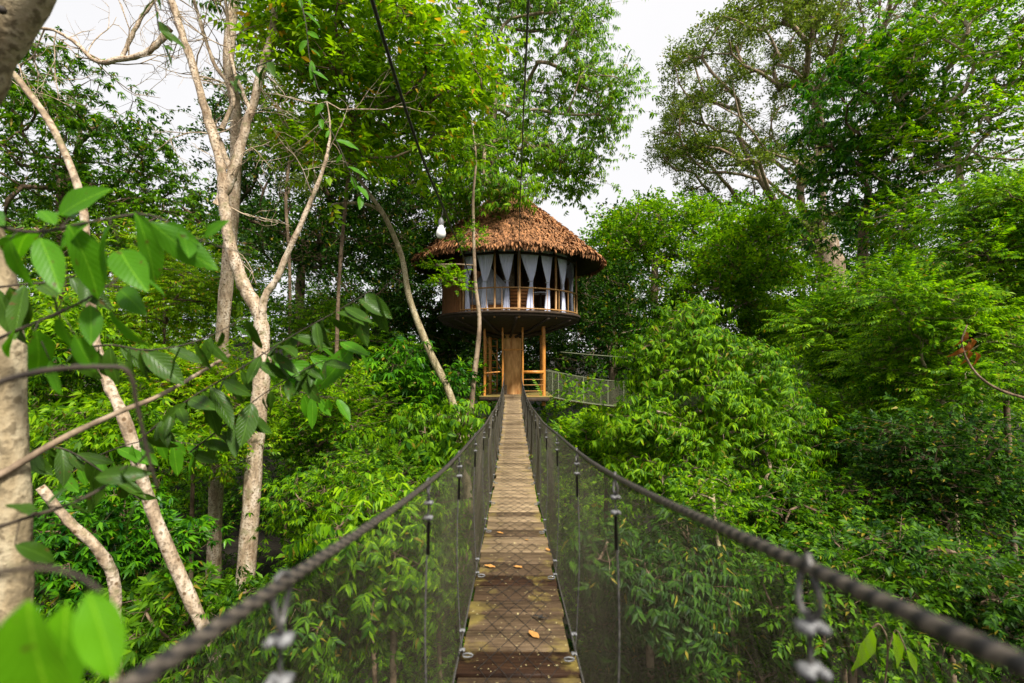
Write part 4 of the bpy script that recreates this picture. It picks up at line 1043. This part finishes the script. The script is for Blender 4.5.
bough('out of focus bough with very large bright leaves in the bottom left corner', [(-60, 580, .42), (0, 572, .42), (45, 568, .42), (80, 577, .42), (102, 592, .42)], .0035,
      [(28, 600, .42, -2, 100, 160), (88, 592, .42, 42, 80, 88), (-35, 590, .42, -16, 100, 150), (66, 604, .50, 2, 100, 110), (-30, 570, .42, -10, 90, 120)], 'limeleaf', 'twig', 1, .44, vary=.25)
bough('bright foreground bough with broad pointed leaves at upper left over the thin tree', [(-40, 215, 1.1), (30, 232, 1.12), (90, 222, 1.15), (150, 215, 1.2), (200, 240, 1.25), (250, 255, 1.3)], .004,
      [(68, 225, 1.13, 15, 60, 78), (135, 212, 1.18, 12, 70, 82), (90, 222, 1.15, -30, 22, 42), (30, 232, 1.12, -60, 10, 62), (165, 225, 1.2, 55, 25, 50), (120, 250, 1.18, 45, 45, 62), (55, 225, 1.1, -18, -20, 30), (182, 232, 1.2, 38, 40, 50), (5, 225, 1.1, -30, -20, 50), (205, 238, 1.25, 30, -30, 32), (40, 238, 1.1, 30, 40, 66), (110, 226, 1.15, -30, 55, 60), (150, 222, 1.15, 45, 48, 70), (75, 218, 1.2, -50, -20, 58), (60, 216, 1.2, 30, -22, 48), (10, 240, 1.1, -10, 50, 60)],
      'near', 'twig', 2, .5)
bough('foreground bough of hanging dull green leaves below the bright bough at left', [(-30, 350, 1.2), (30, 325, 1.22), (85, 300, 1.25), (130, 270, 1.3)], .005,
      [(90, 305, 1.25, 20, 55, 52), (110, 310, 1.25, 26, 42, 50), (60, 318, 1.23, -18, 55, 48), (35, 330, 1.2, -5, 60, 55), (120, 290, 1.27, 40, 20, 46), (15, 330, 1.2, -40, 25, 52), (75, 335, 1.23, 8, 45, 40), (132, 272, 1.3, 25, 20, 36), (50, 360, 1.22, 15, 40, 46)],
      'near', 'twig', 3, .45)
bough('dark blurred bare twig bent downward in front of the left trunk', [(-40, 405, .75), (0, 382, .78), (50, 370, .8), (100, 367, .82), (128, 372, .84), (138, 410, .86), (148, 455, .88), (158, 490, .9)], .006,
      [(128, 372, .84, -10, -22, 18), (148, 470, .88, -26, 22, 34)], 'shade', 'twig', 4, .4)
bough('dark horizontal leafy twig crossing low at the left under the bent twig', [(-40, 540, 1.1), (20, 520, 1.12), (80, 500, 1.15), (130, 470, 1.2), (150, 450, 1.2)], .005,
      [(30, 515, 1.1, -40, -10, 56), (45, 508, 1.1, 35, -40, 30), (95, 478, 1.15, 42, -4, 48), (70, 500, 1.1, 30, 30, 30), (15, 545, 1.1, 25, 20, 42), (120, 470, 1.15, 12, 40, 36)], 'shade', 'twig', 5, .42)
def spray(label, pts, n, L, leaf, seed, side=1.0, r0=.004, d0=None):
    r = np.random.default_rng(seed); st = np.array(spline([np.array(p, float) for p in pts], 8)); lv = []
    for i in range(n):
        k = min(len(st) - 1, int((i + .7) / n * len(st))); p = st[k]
        a = r.uniform(55, 125) if i % 2 else r.uniform(20, 95)
        s = -1 if i % 2 else 1
        lv.append((p[0] + r.uniform(-2, 2), p[1] + r.uniform(0, 3), p[2], s * math.cos(R(a)) * 30, (math.sin(R(a)) * 30 - r.uniform(0, 14)) * side, L * r.uniform(.55, 1.3)))
    return bough(label, pts, r0, lv, leaf, seed=seed, lod=3, wide=.42, droop=.2)
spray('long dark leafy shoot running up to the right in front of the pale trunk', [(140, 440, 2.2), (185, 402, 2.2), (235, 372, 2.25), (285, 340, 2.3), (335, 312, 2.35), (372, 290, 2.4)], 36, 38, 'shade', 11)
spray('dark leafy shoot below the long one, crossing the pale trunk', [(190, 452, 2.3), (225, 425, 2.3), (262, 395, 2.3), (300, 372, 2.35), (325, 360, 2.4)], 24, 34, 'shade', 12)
spray('hanging shoot of bright ribbed leaves just right of the pale trunk', [(262, 352, 2.6), (280, 360, 2.6), (305, 355, 2.6), (340, 340, 2.6), (362, 352, 2.6)], 9, 42, 'near', 13)
spray('small shoot of pointed bright leaves under the ribbed leaves', [(300, 392, 3.0), (318, 396, 3.0), (338, 398, 3.0)], 5, 30, 'near', 14)
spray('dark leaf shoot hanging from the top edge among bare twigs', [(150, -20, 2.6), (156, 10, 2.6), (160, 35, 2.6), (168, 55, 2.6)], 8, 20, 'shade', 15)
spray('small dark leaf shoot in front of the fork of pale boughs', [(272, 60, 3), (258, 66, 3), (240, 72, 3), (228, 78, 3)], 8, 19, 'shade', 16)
spray('pale green hanging shoot in front of the yellow green leaves', [(318, 110, 3.4), (336, 140, 3.4), (350, 172, 3.4), (360, 195, 3.4)], 8, 19, 'near', 17)
spray('loose leafy shoot drooping from the top edge left of the black cable', [(296, -20, 3.2), (306, 25, 3.2), (310, 60, 3.2), (322, 100, 3.2)], 12, 17, 'near', 18)
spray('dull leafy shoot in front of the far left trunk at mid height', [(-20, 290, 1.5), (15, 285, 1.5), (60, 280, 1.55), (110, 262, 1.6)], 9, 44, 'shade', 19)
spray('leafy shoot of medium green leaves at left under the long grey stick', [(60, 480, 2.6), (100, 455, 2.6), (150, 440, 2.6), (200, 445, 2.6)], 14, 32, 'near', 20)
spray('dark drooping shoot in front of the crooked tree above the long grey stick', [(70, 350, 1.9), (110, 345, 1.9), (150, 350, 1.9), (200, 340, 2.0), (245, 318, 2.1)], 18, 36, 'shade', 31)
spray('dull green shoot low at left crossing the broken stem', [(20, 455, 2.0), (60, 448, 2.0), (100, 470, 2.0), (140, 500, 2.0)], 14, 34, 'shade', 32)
# brown curled dead leaves caught in the right hand boughs
o = thing('leafy_branch', 'drooping twig with brown dead leaves at the right', 'branch', T(1030, 398, 5.2)); r = np.random.default_rng(3)
b = MB(); b.tube(spline([T(1040, 402, 5.2), T(1000, 390, 5.2), T(975, 372, 5.2), T(962, 345, 5.2), T(967, 325, 5.2)], 6), np.linspace(.016, .006, 25), 6); b.build('stem', M['brown_bark'], o, smooth=True)
for px, py, a in ((966, 332, -.2), (971, 338, .3), (962, 347, -.6), (975, 352, .5), (968, 350, .1), (969, 342, -.4)):
    b = MB(); v, f, uv = blade(.15 + .03 * a, .055, 3, 1.1, .9, .05); b.add(place(v, T(px, py, 5.2), (a, -.2, -1), (.2, -1, .2)), f, uv); b.build('leaf', M['dry'], o)

# ------------------------------------------------------------------ the masses nobody could count
M['mid2'] = leaf_mat('leaf_undergrowth', (.010, .045, .004), (.085, .22, .003), (.25, .45, .005), trans=.4)
r = np.random.default_rng(77); b = MB(); twg = MB()
def mass(b, n, xr, yr, hr, kinds, L, nper, rc, lod, flat=.45, keep=None, top=None):
    x = r.uniform(*xr, n); y = r.uniform(*yr, n)
    k = np.abs(x) < .6 + .85 * y + 4; x, y = x[k], y[k]
    if keep is not None: k = keep(x, y); x, y = x[k], y[k]
    h = r.uniform(0, 1, len(x))**.8 * (hr[1] - hr[0]) + hr[0]
    h *= .75 + .5 * np.sin(x * 1.1 + y * .7) * np.sin(y * .9 - x * .4)
    z = gz(x, y) + h
    if top is not None: z = np.minimum(z, top(x, y))
    c = np.stack([x, y, z], 1); cc = c - np.array([0, 0, .8])
    m_ = len(kinds); pick = r.integers(0, m_, len(x))
    for i, kd in enumerate(kinds): 
        s = pick == i
        clump_leaves(b, c[s], cc[s], rc, nper, kd, L * (.6 if kd == 'pinnate' else 1), lod, r, flat)
low = lambda x, y: np.where(np.abs(x) < 1.6, deck(np.clip(y, 0, 18.7)) - 1.0 - .25 * np.abs(x), -.30 * y * .6 + 1.5 + 0 * x)
mass(b, 4300, (-16, 16), (1.5, 16), (.2, 3.2), ('simple', 'whorl', 'pinnate', 'droop'), .085, 9, .30, 0, top=low)
u = b.build('undergrowth', M['mid2']); u['kind'] = 'stuff'; u['label'] = 'tangled green undergrowth covering the slopes below the footbridge'
b = MB(); mass(b, 2300, (-30, 30), (9, 32), (.3, 5.0), ('simple', 'whorl', 'pinnate', 'tiny'), .16, 9, .6, 0)
u = b.build('undergrowth', M['bright']); u['kind'] = 'stuff'; u['label'] = 'lighter green undergrowth filling the slopes further off'
b = MB(); n = 560
x = r.uniform(-75, 75, n); y = r.uniform(33, 62, n)
z = gz(x, y) + r.uniform(0, 1, n) * (12 + 3 * np.sin(x * .22) + 2 * np.sin(x * .51 + 1))
c = np.stack([x, y, z], 1); clump_leaves(b, c, c - np.array([0, -1.5, 1.2]), 2.0, 26, 'tiny', .42, 0, r, .8)
u = b.build('far_forest', M['dark']); u['kind'] = 'stuff'; u['label'] = 'dark wall of far-off forest closing the view behind all the trees'

for o in bpy.data.objects:
    if '_base' in o: del o['_base']
